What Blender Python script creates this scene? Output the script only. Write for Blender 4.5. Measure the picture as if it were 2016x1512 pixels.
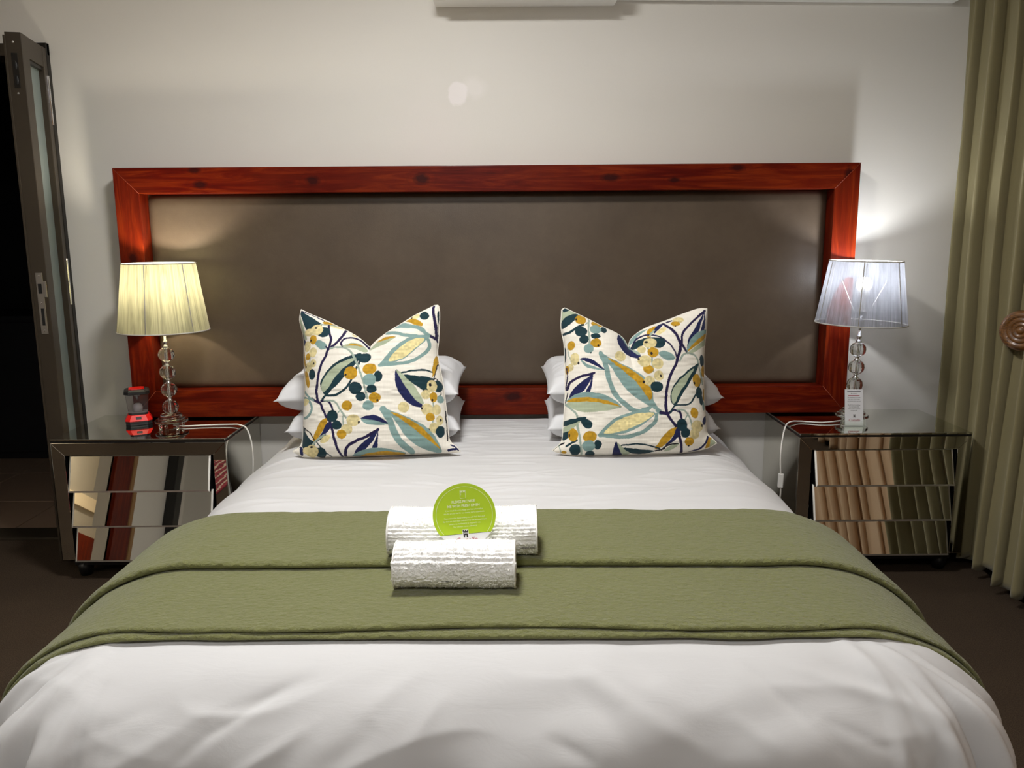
import bpy, bmesh, math, random
import numpy as np
from mathutils import Matrix, Vector

# ------------------------------------------------------------------ scene, camera, world, light, exposure
scene = bpy.context.scene
for o in list(bpy.data.objects):
    bpy.data.objects.remove(o, do_unlink=True)
C = scene.collection
random.seed(4)
RNG = np.random.RandomState(7)

cam_d = bpy.data.cameras.new('camera')
cam_d.sensor_fit = 'HORIZONTAL'
cam_d.sensor_width = 36.0
cam_d.lens = 36.0 * 1613.0 / 2016.0
cam_d.clip_start = 0.05
cam = bpy.data.objects.new('camera', cam_d)
C.objects.link(cam)
TH, RO, CAMZ = math.radians(10.2), 0.0075, 1.38
_R0 = Vector((1, 0, 0)); _U0 = Vector((0, math.sin(TH), math.cos(TH))); _F = Vector((0, math.cos(TH), -math.sin(TH)))
_R = _R0 * math.cos(RO) - _U0 * math.sin(RO)
_U = _U0 * math.cos(RO) + _R0 * math.sin(RO)
_B = -_F
cam.matrix_world = Matrix(((_R.x, _U.x, _B.x, 0), (_R.y, _U.y, _B.y, 0), (_R.z, _U.z, _B.z, CAMZ), (0, 0, 0, 1)))
scene.camera = cam

world = bpy.data.worlds.new('night')
scene.world = world
world.use_nodes = True
world.node_tree.nodes['Background'].inputs[0].default_value = (0.006, 0.007, 0.009, 1)
world.node_tree.nodes['Background'].inputs[1].default_value = 1.0

vs = scene.view_settings
vs.view_transform = 'Standard'
vs.look = 'None'
vs.gamma = 1.0
vs.use_curve_mapping = False
vs.exposure = 0.0

CEIL_MAIN = (-0.30, 2.00, 124.0)     # x, y, emission strength of the ceiling lamp over the bed
CEIL_FILL = (-0.4, -0.3, 84.0)      # unseen lamp added behind the camera as frontal fill
CEIL_COL = (1.0, 0.99, 0.975)
BULB_L = ((1.0, 0.91, 0.76), 480.0)
BULB_R = ((0.92, 0.95, 1.0), 340.0)
HALL_E = 420.0
scene.cycles.max_bounces = 16
scene.cycles.diffuse_bounces = 4
scene.cycles.glossy_bounces = 5
scene.cycles.transmission_bounces = 14
scene.cycles.transparent_max_bounces = 10
scene.cycles.caustics_reflective = False

# ------------------------------------------------------------------ helpers
def srgb(r, g, b):
    f = lambda c: (c / 255 / 12.92) if c / 255 <= 0.04045 else ((c / 255 + 0.055) / 1.055) ** 2.4
    return (f(r), f(g), f(b))

class NT:
    """small node-tree wrapper"""
    def __init__(self, name):
        self.m = bpy.data.materials.new(name)
        self.m.use_nodes = True
        self.t = self.m.node_tree
        self.t.nodes.clear()
        self.out = self.t.nodes.new('ShaderNodeOutputMaterial')
    def n(self, typ, **kw):
        nd = self.t.nodes.new('ShaderNode' + typ)
        for k, v in kw.items():
            setattr(nd, k, v)
        return nd
    def l(self, a, b):
        self.t.links.new(a, b)
    def set(self, sock, v):
        if hasattr(v, 'is_output'):
            self.l(v, sock)
        elif isinstance(v, (tuple, list)) and len(v) == 3 and sock.type == 'RGBA':
            sock.default_value = (*v, 1)
        else:
            sock.default_value = v
    def coords(self, scale=(1, 1, 1), kind='Object', loc=(0, 0, 0), rot=(0, 0, 0)):
        tc = self.n('TexCoord'); mp = self.n('Mapping')
        mp.inputs['Scale'].default_value = scale
        mp.inputs['Location'].default_value = loc
        mp.inputs['Rotation'].default_value = rot
        self.l(tc.outputs[kind], mp.inputs['Vector'])
        return mp.outputs['Vector']
    def noise(self, vec, scale, detail=4, rough=0.55, dist=0.0):
        nz = self.n('TexNoise')
        nz.inputs['Scale'].default_value = scale
        nz.inputs['Detail'].default_value = detail
        nz.inputs['Roughness'].default_value = rough
        nz.inputs['Distortion'].default_value = dist
        if vec is not None:
            self.l(vec, nz.inputs['Vector'])
        return nz.outputs['Fac']
    def ramp(self, fac, stops):
        r = self.n('ValToRGB')
        while len(r.color_ramp.elements) < len(stops):
            r.color_ramp.elements.new(0.5)
        for e, (p, c) in zip(r.color_ramp.elements, stops):
            e.position = p
            e.color = (*c, 1) if len(c) == 3 else c
        self.l(fac, r.inputs['Fac'])
        return r.outputs['Color']
    def mix(self, fac, a, b, blend='MIX'):
        m = self.n('Mix', data_type='RGBA', blend_type=blend)
        self.set(m.inputs[0], fac); self.set(m.inputs[6], a); self.set(m.inputs[7], b)
        return m.outputs[2]
    def math(self, op, a, b=0.0, c=0.0):
        m = self.n('Math', operation=op)
        self.set(m.inputs[0], a); self.set(m.inputs[1], b); self.set(m.inputs[2], c)
        return m.outputs[0]
    def bump(self, h, strength=0.2, dist=0.01):
        b = self.n('Bump')
        b.inputs['Strength'].default_value = strength
        b.inputs['Distance'].default_value = dist
        self.l(h, b.inputs['Height'])
        return b.outputs['Normal']
    def principled(self, color=(0.5, 0.5, 0.5), rough=0.5, metal=0.0, normal=None, **kw):
        p = self.n('BsdfPrincipled')
        self.set(p.inputs['Base Color'], color)
        self.set(p.inputs['Roughness'], rough)
        self.set(p.inputs['Metallic'], metal)
        if normal is not None:
            self.l(normal, p.inputs['Normal'])
        for k, v in kw.items():
            self.set(p.inputs[k.replace('_', ' ')], v)
        return p
    def done(self, shader):
        self.l(shader.outputs[0], self.out.inputs['Surface'])
        return self.m

def plain(name, color, rough=0.5, metal=0.0, **kw):
    t = NT(name)
    v = t.coords((1, 1, 1))
    c = t.mix(t.math('MULTIPLY', t.noise(v, 35.0, 3), 0.22), color, tuple(x * 0.72 for x in color))
    return t.done(t.principled(c, rough, metal, **kw))

def emit(name, color, strength):
    t = NT(name)
    e = t.n('Emission')
    t.set(e.inputs[0], color); e.inputs[1].default_value = strength
    return t.done(e)

def mesh_obj(name, verts, faces, mat=None, parent=None, smooth=False, loc=None):
    me = bpy.data.meshes.new(name)
    if isinstance(verts, np.ndarray):
        verts = verts.reshape(-1, 3)
        faces = np.asarray(faces)
        nv, nf, k = len(verts), len(faces), faces.shape[1]
        me.vertices.add(nv)
        me.vertices.foreach_set('co', verts.astype(np.float32).ravel())
        me.loops.add(nf * k)
        me.polygons.add(nf)
        me.polygons.foreach_set('loop_start', np.arange(0, nf * k, k, dtype=np.int32))
        me.loops.foreach_set('vertex_index', faces.astype(np.int32).ravel())
        me.update(calc_edges=True)
    else:
        me.from_pydata([tuple(v) for v in verts], [], faces)
    me.validate()
    if smooth:
        me.polygons.foreach_set('use_smooth', [True] * len(me.polygons))
    me.update()
    o = bpy.data.objects.new(name, me)
    C.objects.link(o)
    if mat is not None:
        me.materials.append(mat)
    if parent is not None:
        o.parent = parent
    if loc is not None:
        o.location = loc
    return o

def bm_obj(name, bm, mat=None, parent=None, smooth=False, loc=None):
    me = bpy.data.meshes.new(name)
    bmesh.ops.recalc_face_normals(bm, faces=bm.faces[:])
    bm.to_mesh(me); bm.free()
    if smooth:
        me.polygons.foreach_set('use_smooth', [True] * len(me.polygons))
    o = bpy.data.objects.new(name, me)
    C.objects.link(o)
    if mat is not None:
        me.materials.append(mat)
    if parent is not None:
        o.parent = parent
    if loc is not None:
        o.location = loc
    return o

def box_bm(bm, x0, x1, y0, y1, z0, z1, bevel=0.0, seg=2):
    vs_ = [bm.verts.new(p) for p in ((x0, y0, z0), (x1, y0, z0), (x1, y1, z0), (x0, y1, z0),
                                     (x0, y0, z1), (x1, y0, z1), (x1, y1, z1), (x0, y1, z1))]
    fs = [bm.faces.new([vs_[i] for i in f]) for f in ((3, 2, 1, 0), (4, 5, 6, 7), (0, 1, 5, 4), (1, 2, 6, 5), (2, 3, 7, 6), (3, 0, 4, 7))]
    if bevel:
        es = list({e for f in fs for e in f.edges})
        bmesh.ops.bevel(bm, geom=es, offset=bevel, segments=seg, profile=0.6, affect='EDGES')

def box(name, x0, x1, y0, y1, z0, z1, mat, parent=None, bevel=0.0, seg=2):
    bm = bmesh.new()
    box_bm(bm, x0, x1, y0, y1, z0, z1, bevel, seg)
    return bm_obj(name, bm, mat, parent, smooth=False)

def prism(name, poly, axis, a0, a1, mat, parent=None, bevel=0.0):
    """extrude a polygon (list of 2-D points) along an axis"""
    bm = bmesh.new()
    def P(p, a):
        return {'x': (a, p[0], p[1]), 'y': (p[0], a, p[1]), 'z': (p[0], p[1], a)}[axis]
    v0 = [bm.verts.new(P(p, a0)) for p in poly]
    v1 = [bm.verts.new(P(p, a1)) for p in poly]
    n = len(poly)
    bm.faces.new(v0); bm.faces.new(v1[::-1])
    for i in range(n):
        bm.faces.new((v0[i], v0[(i + 1) % n], v1[(i + 1) % n], v1[i]))
    if bevel:
        bmesh.ops.bevel(bm, geom=bm.edges[:], offset=bevel, segments=2, profile=0.6, affect='EDGES')
    return bm_obj(name, bm, mat, parent)

def lathe(name, prof, seg, mat, parent=None, smooth=True, loc=None, closed=False, sx=1.0, sy=1.0, uv=False):
    """revolve (r, z) profile about z"""
    verts, faces = [], []
    n = len(prof)
    for i in range(seg):
        a = 2 * math.pi * i / seg
        for r, z in prof:
            verts.append((r * math.cos(a) * sx, r * math.sin(a) * sy, z))
    for i in range(seg):
        j = (i + 1) % seg
        for k in range(n if closed else n - 1):
            k2 = (k + 1) % n
            faces.append((i * n + k, j * n + k, j * n + k2, i * n + k2))
    if not closed:
        if prof[0][0] > 1e-6:
            faces.append([i * n for i in range(seg)][::-1])
        if prof[-1][0] > 1e-6:
            faces.append([i * n + n - 1 for i in range(seg)])
    o = mesh_obj(name, verts, faces, mat, parent, smooth, loc)
    bm = bmesh.new(); bm.from_mesh(o.data)
    bmesh.ops.remove_doubles(bm, verts=bm.verts[:], dist=1e-6)
    bmesh.ops.recalc_face_normals(bm, faces=bm.faces[:])
    bm.to_mesh(o.data); bm.free()
    if smooth:
        o.data.polygons.foreach_set('use_smooth', [True] * len(o.data.polygons))
    return o

def catmull(pts, k=8, closed=False):
    pts = [np.array(p, float) for p in pts]
    n = len(pts)
    out = []
    rng = range(n) if closed else range(n - 1)
    for i in rng:
        p1, p2 = pts[i], pts[(i + 1) % n]
        p0 = pts[i - 1] if (closed or i > 0) else 2 * p1 - p2
        p3 = pts[(i + 2) % n] if (closed or i + 2 < n) else 2 * p2 - p1
        for s in range(k):
            t = s / k
            out.append(0.5 * (2 * p1 + (p2 - p0) * t + (2 * p0 - 5 * p1 + 4 * p2 - p3) * t * t + (3 * p1 - p0 - 3 * p2 + p3) * t ** 3))
    if not closed:
        out.append(pts[-1])
    return out

def tube(name, pts, r, mat, parent=None, k=8, seg=8, raw=False):
    P = [np.array(p, float) for p in pts] if raw else catmull(pts, k)
    verts, faces = [], []
    up = np.array([0.0, 0.0, 1.0])
    prev = None
    for i, p in enumerate(P):
        t = P[min(i + 1, len(P) - 1)] - P[max(i - 1, 0)]
        t = t / (np.linalg.norm(t) + 1e-12)
        if prev is None:
            a = np.cross(t, up)
            if np.linalg.norm(a) < 1e-3:
                a = np.cross(t, np.array([1.0, 0, 0]))
        else:
            a = prev - t * (prev @ t)
        a = a / np.linalg.norm(a); prev = a
        b = np.cross(t, a)
        for s in range(seg):
            an = 2 * math.pi * s / seg
            verts.append(p + r * (a * math.cos(an) + b * math.sin(an)))
    for i in range(len(P) - 1):
        for s in range(seg):
            s2 = (s + 1) % seg
            faces.append((i * seg + s, i * seg + s2, (i + 1) * seg + s2, (i + 1) * seg + s))
    faces.append(list(range(seg))[::-1])
    faces.append([(len(P) - 1) * seg + s for s in range(seg)])
    return mesh_obj(name, verts, faces, mat, parent, True)

def grid_faces(nu, nv, wrap_u=False):
    """quads for an array of verts indexed [u, v]"""
    iu = np.arange(nu if wrap_u else nu - 1); iv = np.arange(nv - 1)
    a, b = np.meshgrid(iu, iv, indexing='ij')
    a2 = (a + 1) % nu
    return np.stack([a * nv + b, a2 * nv + b, a2 * nv + b + 1, a * nv + b + 1], -1).reshape(-1, 4)

def vnoise(x, y, seed=0):
    """value noise in [-1, 1] (numpy arrays)"""
    tab = np.random.RandomState(seed + 11).rand(256, 256) * 2 - 1
    xi = np.floor(x).astype(int); yi = np.floor(y).astype(int)
    fx = x - xi; fy = y - yi
    fx = fx * fx * fx * (fx * (fx * 6 - 15) + 10); fy = fy * fy * fy * (fy * (fy * 6 - 15) + 10)
    g = lambda a, b: tab[a % 256, b % 256]
    return (g(xi, yi) * (1 - fx) + g(xi + 1, yi) * fx) * (1 - fy) + (g(xi, yi + 1) * (1 - fx) + g(xi + 1, yi + 1) * fx) * fy

def empty(name, loc=(0, 0, 0), rotz=0.0):
    o = bpy.data.objects.new(name, None)
    o.location = loc
    o.rotation_euler = (0, 0, rotz)
    o.empty_display_size = 0.05
    C.objects.link(o)
    return o

def tag(o, label, cat, group=None, kind=None):
    o['label'] = label
    o['category'] = cat
    if group: o['group'] = group
    if kind: o['kind'] = kind
    return o

def struct(o, label=None):
    o['kind'] = 'structure'
    if label: o['label'] = label
    return o

def text_mesh(name, body, size, mat, parent, loc, rot=(math.pi / 2, 0, 0), align='CENTER', shear=0.0, bold=0.0, sx=1.0, extrude=0.00008):
    cu = bpy.data.curves.new('tmp_text', 'FONT')
    cu.body = body; cu.size = size; cu.align_x = align; cu.align_y = 'CENTER'
    cu.shear = shear; cu.offset = bold; cu.extrude = extrude; cu.resolution_u = 3
    ob = bpy.data.objects.new('tmp_text', cu)
    C.objects.link(ob)
    dg = bpy.context.evaluated_depsgraph_get()
    me = bpy.data.meshes.new_from_object(ob.evaluated_get(dg))
    bpy.data.objects.remove(ob, do_unlink=True)
    bpy.data.curves.remove(cu)
    me.name = name
    me.materials.clear(); me.materials.append(mat)
    o = bpy.data.objects.new(name, me)
    C.objects.link(o)
    o.parent = parent; o.location = loc; o.rotation_euler = rot; o.scale = (sx, 1, 1)
    return o

# ------------------------------------------------------------------ materials
def wall_paint():
    t = NT('wall_paint')
    v = t.coords((1, 1, 1))
    base = t.mix(t.noise(v, 1.6, 3), srgb(229, 225, 217), srgb(224, 220, 212))
    # pale filler patch and smudge left by the plasterer
    def blob(cx, cz, rx, rz, soft):
        sep = t.n('SeparateXYZ'); t.l(v, sep.inputs[0])
        n = t.math('MULTIPLY', t.math('SUBTRACT', t.noise(v, 22.0, 3), 0.5), 0.9)
        dx = t.math('DIVIDE', t.math('SUBTRACT', sep.outputs[0], cx), rx)
        dz = t.math('DIVIDE', t.math('SUBTRACT', sep.outputs[2], cz), rz)
        d = t.math('ADD', t.math('SQRT', t.math('ADD', t.math('MULTIPLY', dx, dx), t.math('MULTIPLY', dz, dz))), n)
        m = t.n('MapRange'); m.inputs[1].default_value = 1.0 + soft; m.inputs[2].default_value = 1.0 - soft
        t.l(d, m.inputs[0])
        return m.outputs[0]
    base = t.mix(t.math('MULTIPLY', blob(-0.222, 1.982, 0.042, 0.045, 0.12), 0.6), base, srgb(248, 242, 242))
    base = t.mix(t.math('MULTIPLY', blob(-0.155, 2.003, 0.05, 0.035, 0.5), 0.35), base, srgb(246, 240, 238))
    base = t.mix(t.math('MULTIPLY', blob(-0.34, 1.82, 0.13, 0.16, 0.7), 0.12), base, srgb(240, 222, 222))
    nrm = t.bump(t.noise(v, 160.0, 3), 0.06, 0.004)
    return t.done(t.principled(base, 0.55, normal=nrm, Specular_IOR_Level=0.35))

def ceiling_paint():
    t = NT('ceiling_paint')
    v = t.coords((1, 1, 1))
    return t.done(t.principled(t.mix(t.noise(v, 3), srgb(232, 229, 222), srgb(226, 223, 216)), 0.7))

def carpet():
    t = NT('carpet')
    v = t.coords((1, 1, 1))
    c = t.ramp(t.noise(v, 260.0, 4, 0.7), [(0.3, srgb(50, 40, 31)), (0.7, srgb(92, 77, 62))])
    c = t.mix(t.math('MULTIPLY', t.noise(v, 5.0, 3), 0.35), c, srgb(40, 33, 27))
    return t.done(t.principled(c, 0.95, normal=t.bump(t.noise(v, 420.0, 3), 0.7, 0.006), Specular_IOR_Level=0.1))

def stained_pine(axis, knots=()):
    t = NT('stained_pine_' + axis)
    s = {'x': (1.2, 14, 14), 'z': (14, 14, 1.2)}[axis]
    v = t.coords(s)
    vo = t.coords((1, 1, 1))
    g = t.noise(v, 2.2, 6, 0.62, 1.6)
    fine = t.noise(v, 11.0, 5, 0.7, 0.6)
    c = t.ramp(g, [(0.28, (0.045, 0.0018, 0.0007)), (0.48, (0.105, 0.005, 0.0011)), (0.72, (0.235, 0.027, 0.003))])
    c = t.mix(t.math('MULTIPLY', fine, 0.45), c, (0.05, 0.003, 0.002))
    blot = t.noise(vo, 2.6, 3)
    c = t.mix(t.math('MULTIPLY', t.math('SUBTRACT', blot, 0.38), 0.9), c, (0.20, 0.028, 0.006))
    sep = t.n('SeparateXYZ'); t.l(vo, sep.inputs[0])
    for (kx, kz, rx, rz) in [(a_, b_, c_ * 1.25, d_ * 1.25) for a_, b_, c_, d_ in knots]:
        dx = t.math('DIVIDE', t.math('SUBTRACT', sep.outputs[0], kx), rx)
        dz = t.math('DIVIDE', t.math('SUBTRACT', sep.outputs[2], kz), rz)
        d = t.math('SQRT', t.math('ADD', t.math('MULTIPLY', dx, dx), t.math('MULTIPLY', dz, dz)))
        d = t.math('ADD', d, t.math('MULTIPLY', t.math('SUBTRACT', t.noise(vo, 60, 2), 0.5), 0.7))
        m = t.n('MapRange'); m.inputs[1].default_value = 1.25; m.inputs[2].default_value = 0.6
        t.l(d, m.inputs[0])
        c = t.mix(t.math('MULTIPLY', m.outputs[0], 0.85), c, (0.018, 0.003, 0.003))
        ring = t.math('MULTIPLY', t.math('SINE', t.math('MULTIPLY', d, 7.0)), 0.25)
        m2 = t.n('MapRange'); m2.inputs[1].default_value = 3.0; m2.inputs[2].default_value = 1.2
        t.l(d, m2.inputs[0])
        c = t.mix(t.math('MAXIMUM', t.math('MULTIPLY', m2.outputs[0], ring), 0.0), c, (0.04, 0.005, 0.003))
    return t.done(t.principled(c, 0.33, normal=t.bump(fine, 0.05, 0.003), Coat_Weight=0.08, Coat_Roughness=0.14, Specular_IOR_Level=0.12))

def leather():
    t = NT('brown_leather')
    v = t.coords((1, 1, 1))
    c = t.mix(t.noise(v, 4.5, 6, 0.68), srgb(66, 54, 42), srgb(106, 91, 74))
    c = t.mix(t.math('MULTIPLY', t.noise(v, 26, 4), 0.4), c, srgb(72, 58, 47))
    r = t.math('ADD', t.math('MULTIPLY', t.noise(v, 5.0, 4), 0.18), 0.33)
    h = t.math('ADD', t.noise(v, 190, 4, 0.6), t.math('MULTIPLY', t.noise(v, 7, 3), 0.8))
    return t.done(t.principled(c, r, normal=t.bump(h, 0.10, 0.004), Specular_IOR_Level=0.55))

def cotton(name, color, bump=0.10):
    t = NT(name)
    v = t.coords((1, 1, 1))
    n = t.noise(v, 900, 2)
    w = t.noise(t.coords((6, 22, 6)), 1.4, 5, 0.6, 0.8)
    c = t.mix(t.math('MULTIPLY', n, 0.10), color, tuple(x * 0.85 for x in color))
    h = t.math('ADD', t.math('MULTIPLY', n, 0.06), w)
    return t.done(t.principled(c, 0.75, normal=t.bump(h, bump, 0.006), Sheen_Weight=0.15, Specular_IOR_Level=0.25))

def throw():
    t = NT('olive_matelasse')
    v = t.coords((1, 1, 1))
    cell = t.n('TexVoronoi'); cell.inputs['Scale'].default_value = 95
    t.l(t.coords((0.55, 1.0, 0.8)), cell.inputs['Vector'])
    crinkle = t.noise(t.coords((0.85, 1.25, 1.0)), 105.0, 4, 0.65, 1.0)
    h = t.math('ADD', t.math('MULTIPLY', cell.outputs['Distance'], 0.6), crinkle)
    c = t.mix(t.noise(v, 4, 3), srgb(117, 119, 72), srgb(110, 112, 66))
    c = t.mix(t.math('MULTIPLY', crinkle, 0.30), c, srgb(130, 129, 88))
    return t.done(t.principled(c, 0.9, normal=t.bump(h, 0.75, 0.010), Sheen_Weight=0.25, Specular_IOR_Level=0.15))

def terry():
    t = NT('white_terry')
    v = t.coords((1, 1, 1))
    h = t.noise(v, 420, 4, 0.7)
    c = t.mix(t.math('MULTIPLY', h, 0.15), srgb(250, 249, 246), srgb(240, 238, 233))
    return t.done(t.principled(c, 0.95, normal=t.bump(h, 0.30, 0.003), Sheen_Weight=0.3, Specular_IOR_Level=0.1))

def mirror(name='mirror_glass', col=(0.74, 0.73, 0.67), rough=0.012):
    t = NT(name)
    v = t.coords((1, 1, 1))
    c = t.mix(t.math('MULTIPLY', t.noise(v, 9, 3), 0.15), col, tuple(x * 0.9 for x in col))
    return t.done(t.principled(c, rough, 1.0))

def curtain_cloth(name, c1, c2, trans=0.0):
    t = NT(name)
    v = t.coords((1, 1, 1))
    slub = t.noise(t.coords((60, 60, 500)), 1.0, 4, 0.7)
    slub2 = t.noise(t.coords((420, 420, 25)), 1.0, 3, 0.7)
    c = t.mix(t.noise(v, 3.0, 3), c1, c2)
    c = t.mix(t.math('MULTIPLY', t.math('ADD', slub, slub2), 0.16), c, tuple(x * 0.6 for x in c1))
    p = t.principled(c, 0.85, normal=t.bump(t.math('ADD', slub, slub2), 0.12, 0.003), Sheen_Weight=0.3, Specular_IOR_Level=0.15)
    if trans:
        tr = t.n('BsdfTranslucent'); t.set(tr.inputs[0], c)
        mx = t.n('MixShader'); mx.inputs[0].default_value = trans
        t.l(p.outputs[0], mx.inputs[1]); t.l(tr.outputs[0], mx.inputs[2])
        return t.done(mx)
    return t.done(p)

def glass(name, col=(1, 1, 1), ior=1.5, rough=0.0):
    t = NT(name)
    v = t.coords((1, 1, 1))
    c = t.mix(t.math('MULTIPLY', t.noise(v, 12, 2), 0.1), col, tuple(x * 0.96 for x in col))
    return t.done(t.principled(c, rough, 0.0, Transmission_Weight=1.0, IOR=ior))

def clear_plastic(name, col, alpha):
    """thin walled clear plastic"""
    t = NT(name)
    v = t.coords((1, 1, 1))
    tr = t.n('BsdfTransparent'); t.set(tr.inputs[0], col)
    gl = t.principled(t.mix(t.noise(v, 20, 2), col, tuple(x * 0.9 for x in col)), 0.06)
    mx = t.n('MixShader')
    fr = t.n('Fresnel'); fr.inputs[0].default_value = 1.3
    t.l(t.math('ADD', t.math('MULTIPLY', fr.outputs[0], 0.6), alpha), mx.inputs[0])
    t.l(tr.outputs[0], mx.inputs[1]); t.l(gl.outputs[0], mx.inputs[2])
    return t.done(mx)

def string_shade(name, col, gap, transl):
    """thread-wound lamp shade: vertical threads with gaps between them; UV: u around, v up"""
    t = NT(name)
    uvn = t.n('UVMap')
    mp = t.n('Mapping'); mp.inputs['Scale'].default_value = (120, 0.5, 1)
    t.l(uvn.outputs[0], mp.inputs[0])
    th = t.noise(mp.outputs[0], 1.0, 3, 0.8)
    mp2 = t.n('Mapping'); mp2.inputs['Scale'].default_value = (26, 1.2, 1)
    t.l(uvn.outputs[0], mp2.inputs[0])
    broad = t.noise(mp2.outputs[0], 1.0, 3, 0.6, 0.3)
    th_ = t.n('MapRange'); th_.inputs[1].default_value = 0.38; th_.inputs[2].default_value = 0.62
    t.l(th, th_.inputs[0])
    c = t.mix(t.math('MULTIPLY', th_.outputs[0], 0.75), col, tuple(x * 0.45 for x in col))
    st_ = t.n('MapRange'); st_.inputs[1].default_value = 0.50; st_.inputs[2].default_value = 0.68; st_.inputs[4].default_value = 0.75
    t.l(broad, st_.inputs[0])
    c = t.mix(st_.outputs[0], c, tuple(x * 0.38 for x in col))
    p = t.principled(c, 0.45, normal=t.bump(th, 0.3, 0.002), Sheen_Weight=0.2)
    tr = t.n('BsdfTranslucent'); t.set(tr.inputs[0], c)
    mx = t.n('MixShader'); mx.inputs[0].default_value = transl
    t.l(p.outputs[0], mx.inputs[1]); t.l(tr.outputs[0], mx.inputs[2])
    tp = t.n('BsdfTransparent')
    m2 = t.n('MixShader')
    f = t.math('ADD', t.math('MULTIPLY', t.math('SUBTRACT', th, 0.5), gap * 1.6), t.math('MULTIPLY', t.math('SUBTRACT', broad, 0.5), gap * 1.8))
    f = t.math('MAXIMUM', t.math('ADD', f, gap), 0.0)
    t.l(f, m2.inputs[0]); t.l(mx.outputs[0], m2.inputs[1]); t.l(tp.outputs[0], m2.inputs[2])
    return t.done(m2)

M = {}
M['wall'] = wall_paint()
M['ceiling'] = ceiling_paint()
M['carpet'] = carpet()
HB_KNOTS = [(-0.833, 1.618, 0.022, 0.014), (-0.375, 1.622, 0.024, 0.017), (0.42, 1.622, 0.03, 0.012), (0.955, 1.658, 0.024, 0.010), (-1.31, 1.605, 0.022, 0.012), (-1.33, 1.665, 0.02, 0.01), (1.425, 1.62, 0.014, 0.03), (0.69, 1.61, 0.018, 0.008)]
M['pine_x'] = stained_pine('x', HB_KNOTS)
M['pine_low'] = stained_pine('x', [(0.005, 0.685, 0.03, 0.016)])
M['pine_z'] = stained_pine('z', [(-1.62, 1.30, 0.014, 0.02)])
M['leather'] = leather()
M['mitre'] = plain('mitre_filler', srgb(150, 62, 34), 0.6)
M['duvet'] = cotton('white_duvet_cotton', srgb(206, 205, 205), 0.14)
M['pillow'] = cotton('white_pillow_cotton', srgb(222, 222, 224), 0.08)
M['throw'] = throw()
M['terry'] = terry()
def pile_mat():
    t = NT('terry_loops')
    d = t.n('BsdfDiffuse'); tr = t.n('BsdfTranslucent')
    c = t.mix(t.noise(t.coords(), 60, 2), srgb(252, 251, 248), srgb(246, 244, 240))
    t.set(d.inputs[0], c); t.set(tr.inputs[0], c)
    mx = t.n('MixShader'); mx.inputs[0].default_value = 0.5
    t.l(d.outputs[0], mx.inputs[1]); t.l(tr.outputs[0], mx.inputs[2])
    return t.done(mx)
M['pile'] = pile_mat()
M['mirror'] = mirror()
M['mirror_top'] = mirror('mirror_top_glass', (0.74, 0.75, 0.69), 0.015)
M['bevel'] = mirror('mirror_bevel', (0.90, 0.88, 0.82), 0.42)
M['black'] = plain('black_lacquer', (0.006, 0.006, 0.006), 0.4)
M['black_rubber'] = plain('black_rubber', (0.010, 0.010, 0.012), 0.55)
M['red_plastic'] = plain('red_plastic', srgb(225, 28, 22), 0.35)
M['chrome'] = mirror('chrome', (0.85, 0.85, 0.87), 0.05)
M['steel'] = mirror('brushed_steel', (0.45, 0.42, 0.38), 0.3)
M['bronze'] = plain('bronze_aluminium', srgb(66, 57, 45), 0.42, 0.35)
M['bronze_dark'] = plain('dark_bronze_aluminium', srgb(30, 26, 21), 0.4, 0.3)
M['crystal'] = glass('crystal_glass', (0.98, 0.98, 0.95), 1.5)
M['acrylic'] = clear_plastic('acrylic', (0.97, 0.98, 0.965), 0.012)
M['lantern_clear'] = clear_plastic('lantern_clear_plastic', (0.90, 0.88, 0.88), 0.035)
M['frosted_dome'] = plain('frosted_dome', srgb(205, 200, 205), 0.5)
M['white_plastic'] = plain('white_plastic', srgb(232, 230, 224), 0.4)
M['cord'] = plain('white_cord', srgb(232, 228, 220), 0.45)
M['curtain'] = curtain_cloth('olive_linen', srgb(143, 133, 99), srgb(133, 124, 90))
M['sheer'] = curtain_cloth('beige_curtain_cloth', srgb(214, 182, 148), srgb(200, 168, 134), 0.1)
M['frosted'] = plain('frosted_pane', srgb(128, 140, 138), 0.35)
M['paper'] = plain('white_card', srgb(238, 238, 240), 0.5)
M['lime'] = plain('lime_card', srgb(186, 218, 30), 0.5)
M['print_white'] = plain('white_print', srgb(240, 246, 200), 0.6)
M['print_dark'] = plain('dark_print', srgb(38, 34, 34), 0.6)
M['print_grey'] = plain('grey_print', srgb(58, 52, 56), 0.6)
M['print_red'] = plain('red_print', srgb(165, 40, 60), 0.6)
M['shade_l'] = string_shade('cream_string_shade', srgb(186, 182, 144), 0.0, 0.17)
M['shade_r'] = string_shade('silver_string_shade', srgb(150, 152, 160), 0.18, 0.18)
M['shade_rim'] = plain('shade_rim_cloth', srgb(196, 192, 184), 0.6)

# ------------------------------------------------------------------ room shell
WY = 3.66          # face of the headboard wall
XL, XR, YB, ZC = -3.35, 2.16, -1.75, 2.75
OX0, OX1, OZ = -3.05, -1.945, 2.195     # garden-side opening left of the bed

struct(box('floor', XL, XR, YB, WY + 0.02, -0.10, 0.0, M['carpet']))
struct(box('ceiling', XL, XR, YB, WY, ZC, ZC + 0.1, M['ceiling']))
bm = bmesh.new()
box_bm(bm, OX1, XR, WY, WY + 0.16, 0, ZC)
box_bm(bm, XL, OX0, WY, WY + 0.16, 0, ZC)
box_bm(bm, OX0, OX1, WY, WY + 0.16, OZ, ZC)
struct(bm_obj('wall_head', bm, M['wall']))
struct(box('wall_right', XR, XR + 0.12, YB, WY, 0, ZC, M['wall']))
struct(box('wall_back', XL, XR, YB - 0.12, YB, 0, ZC, M['wall']))
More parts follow.
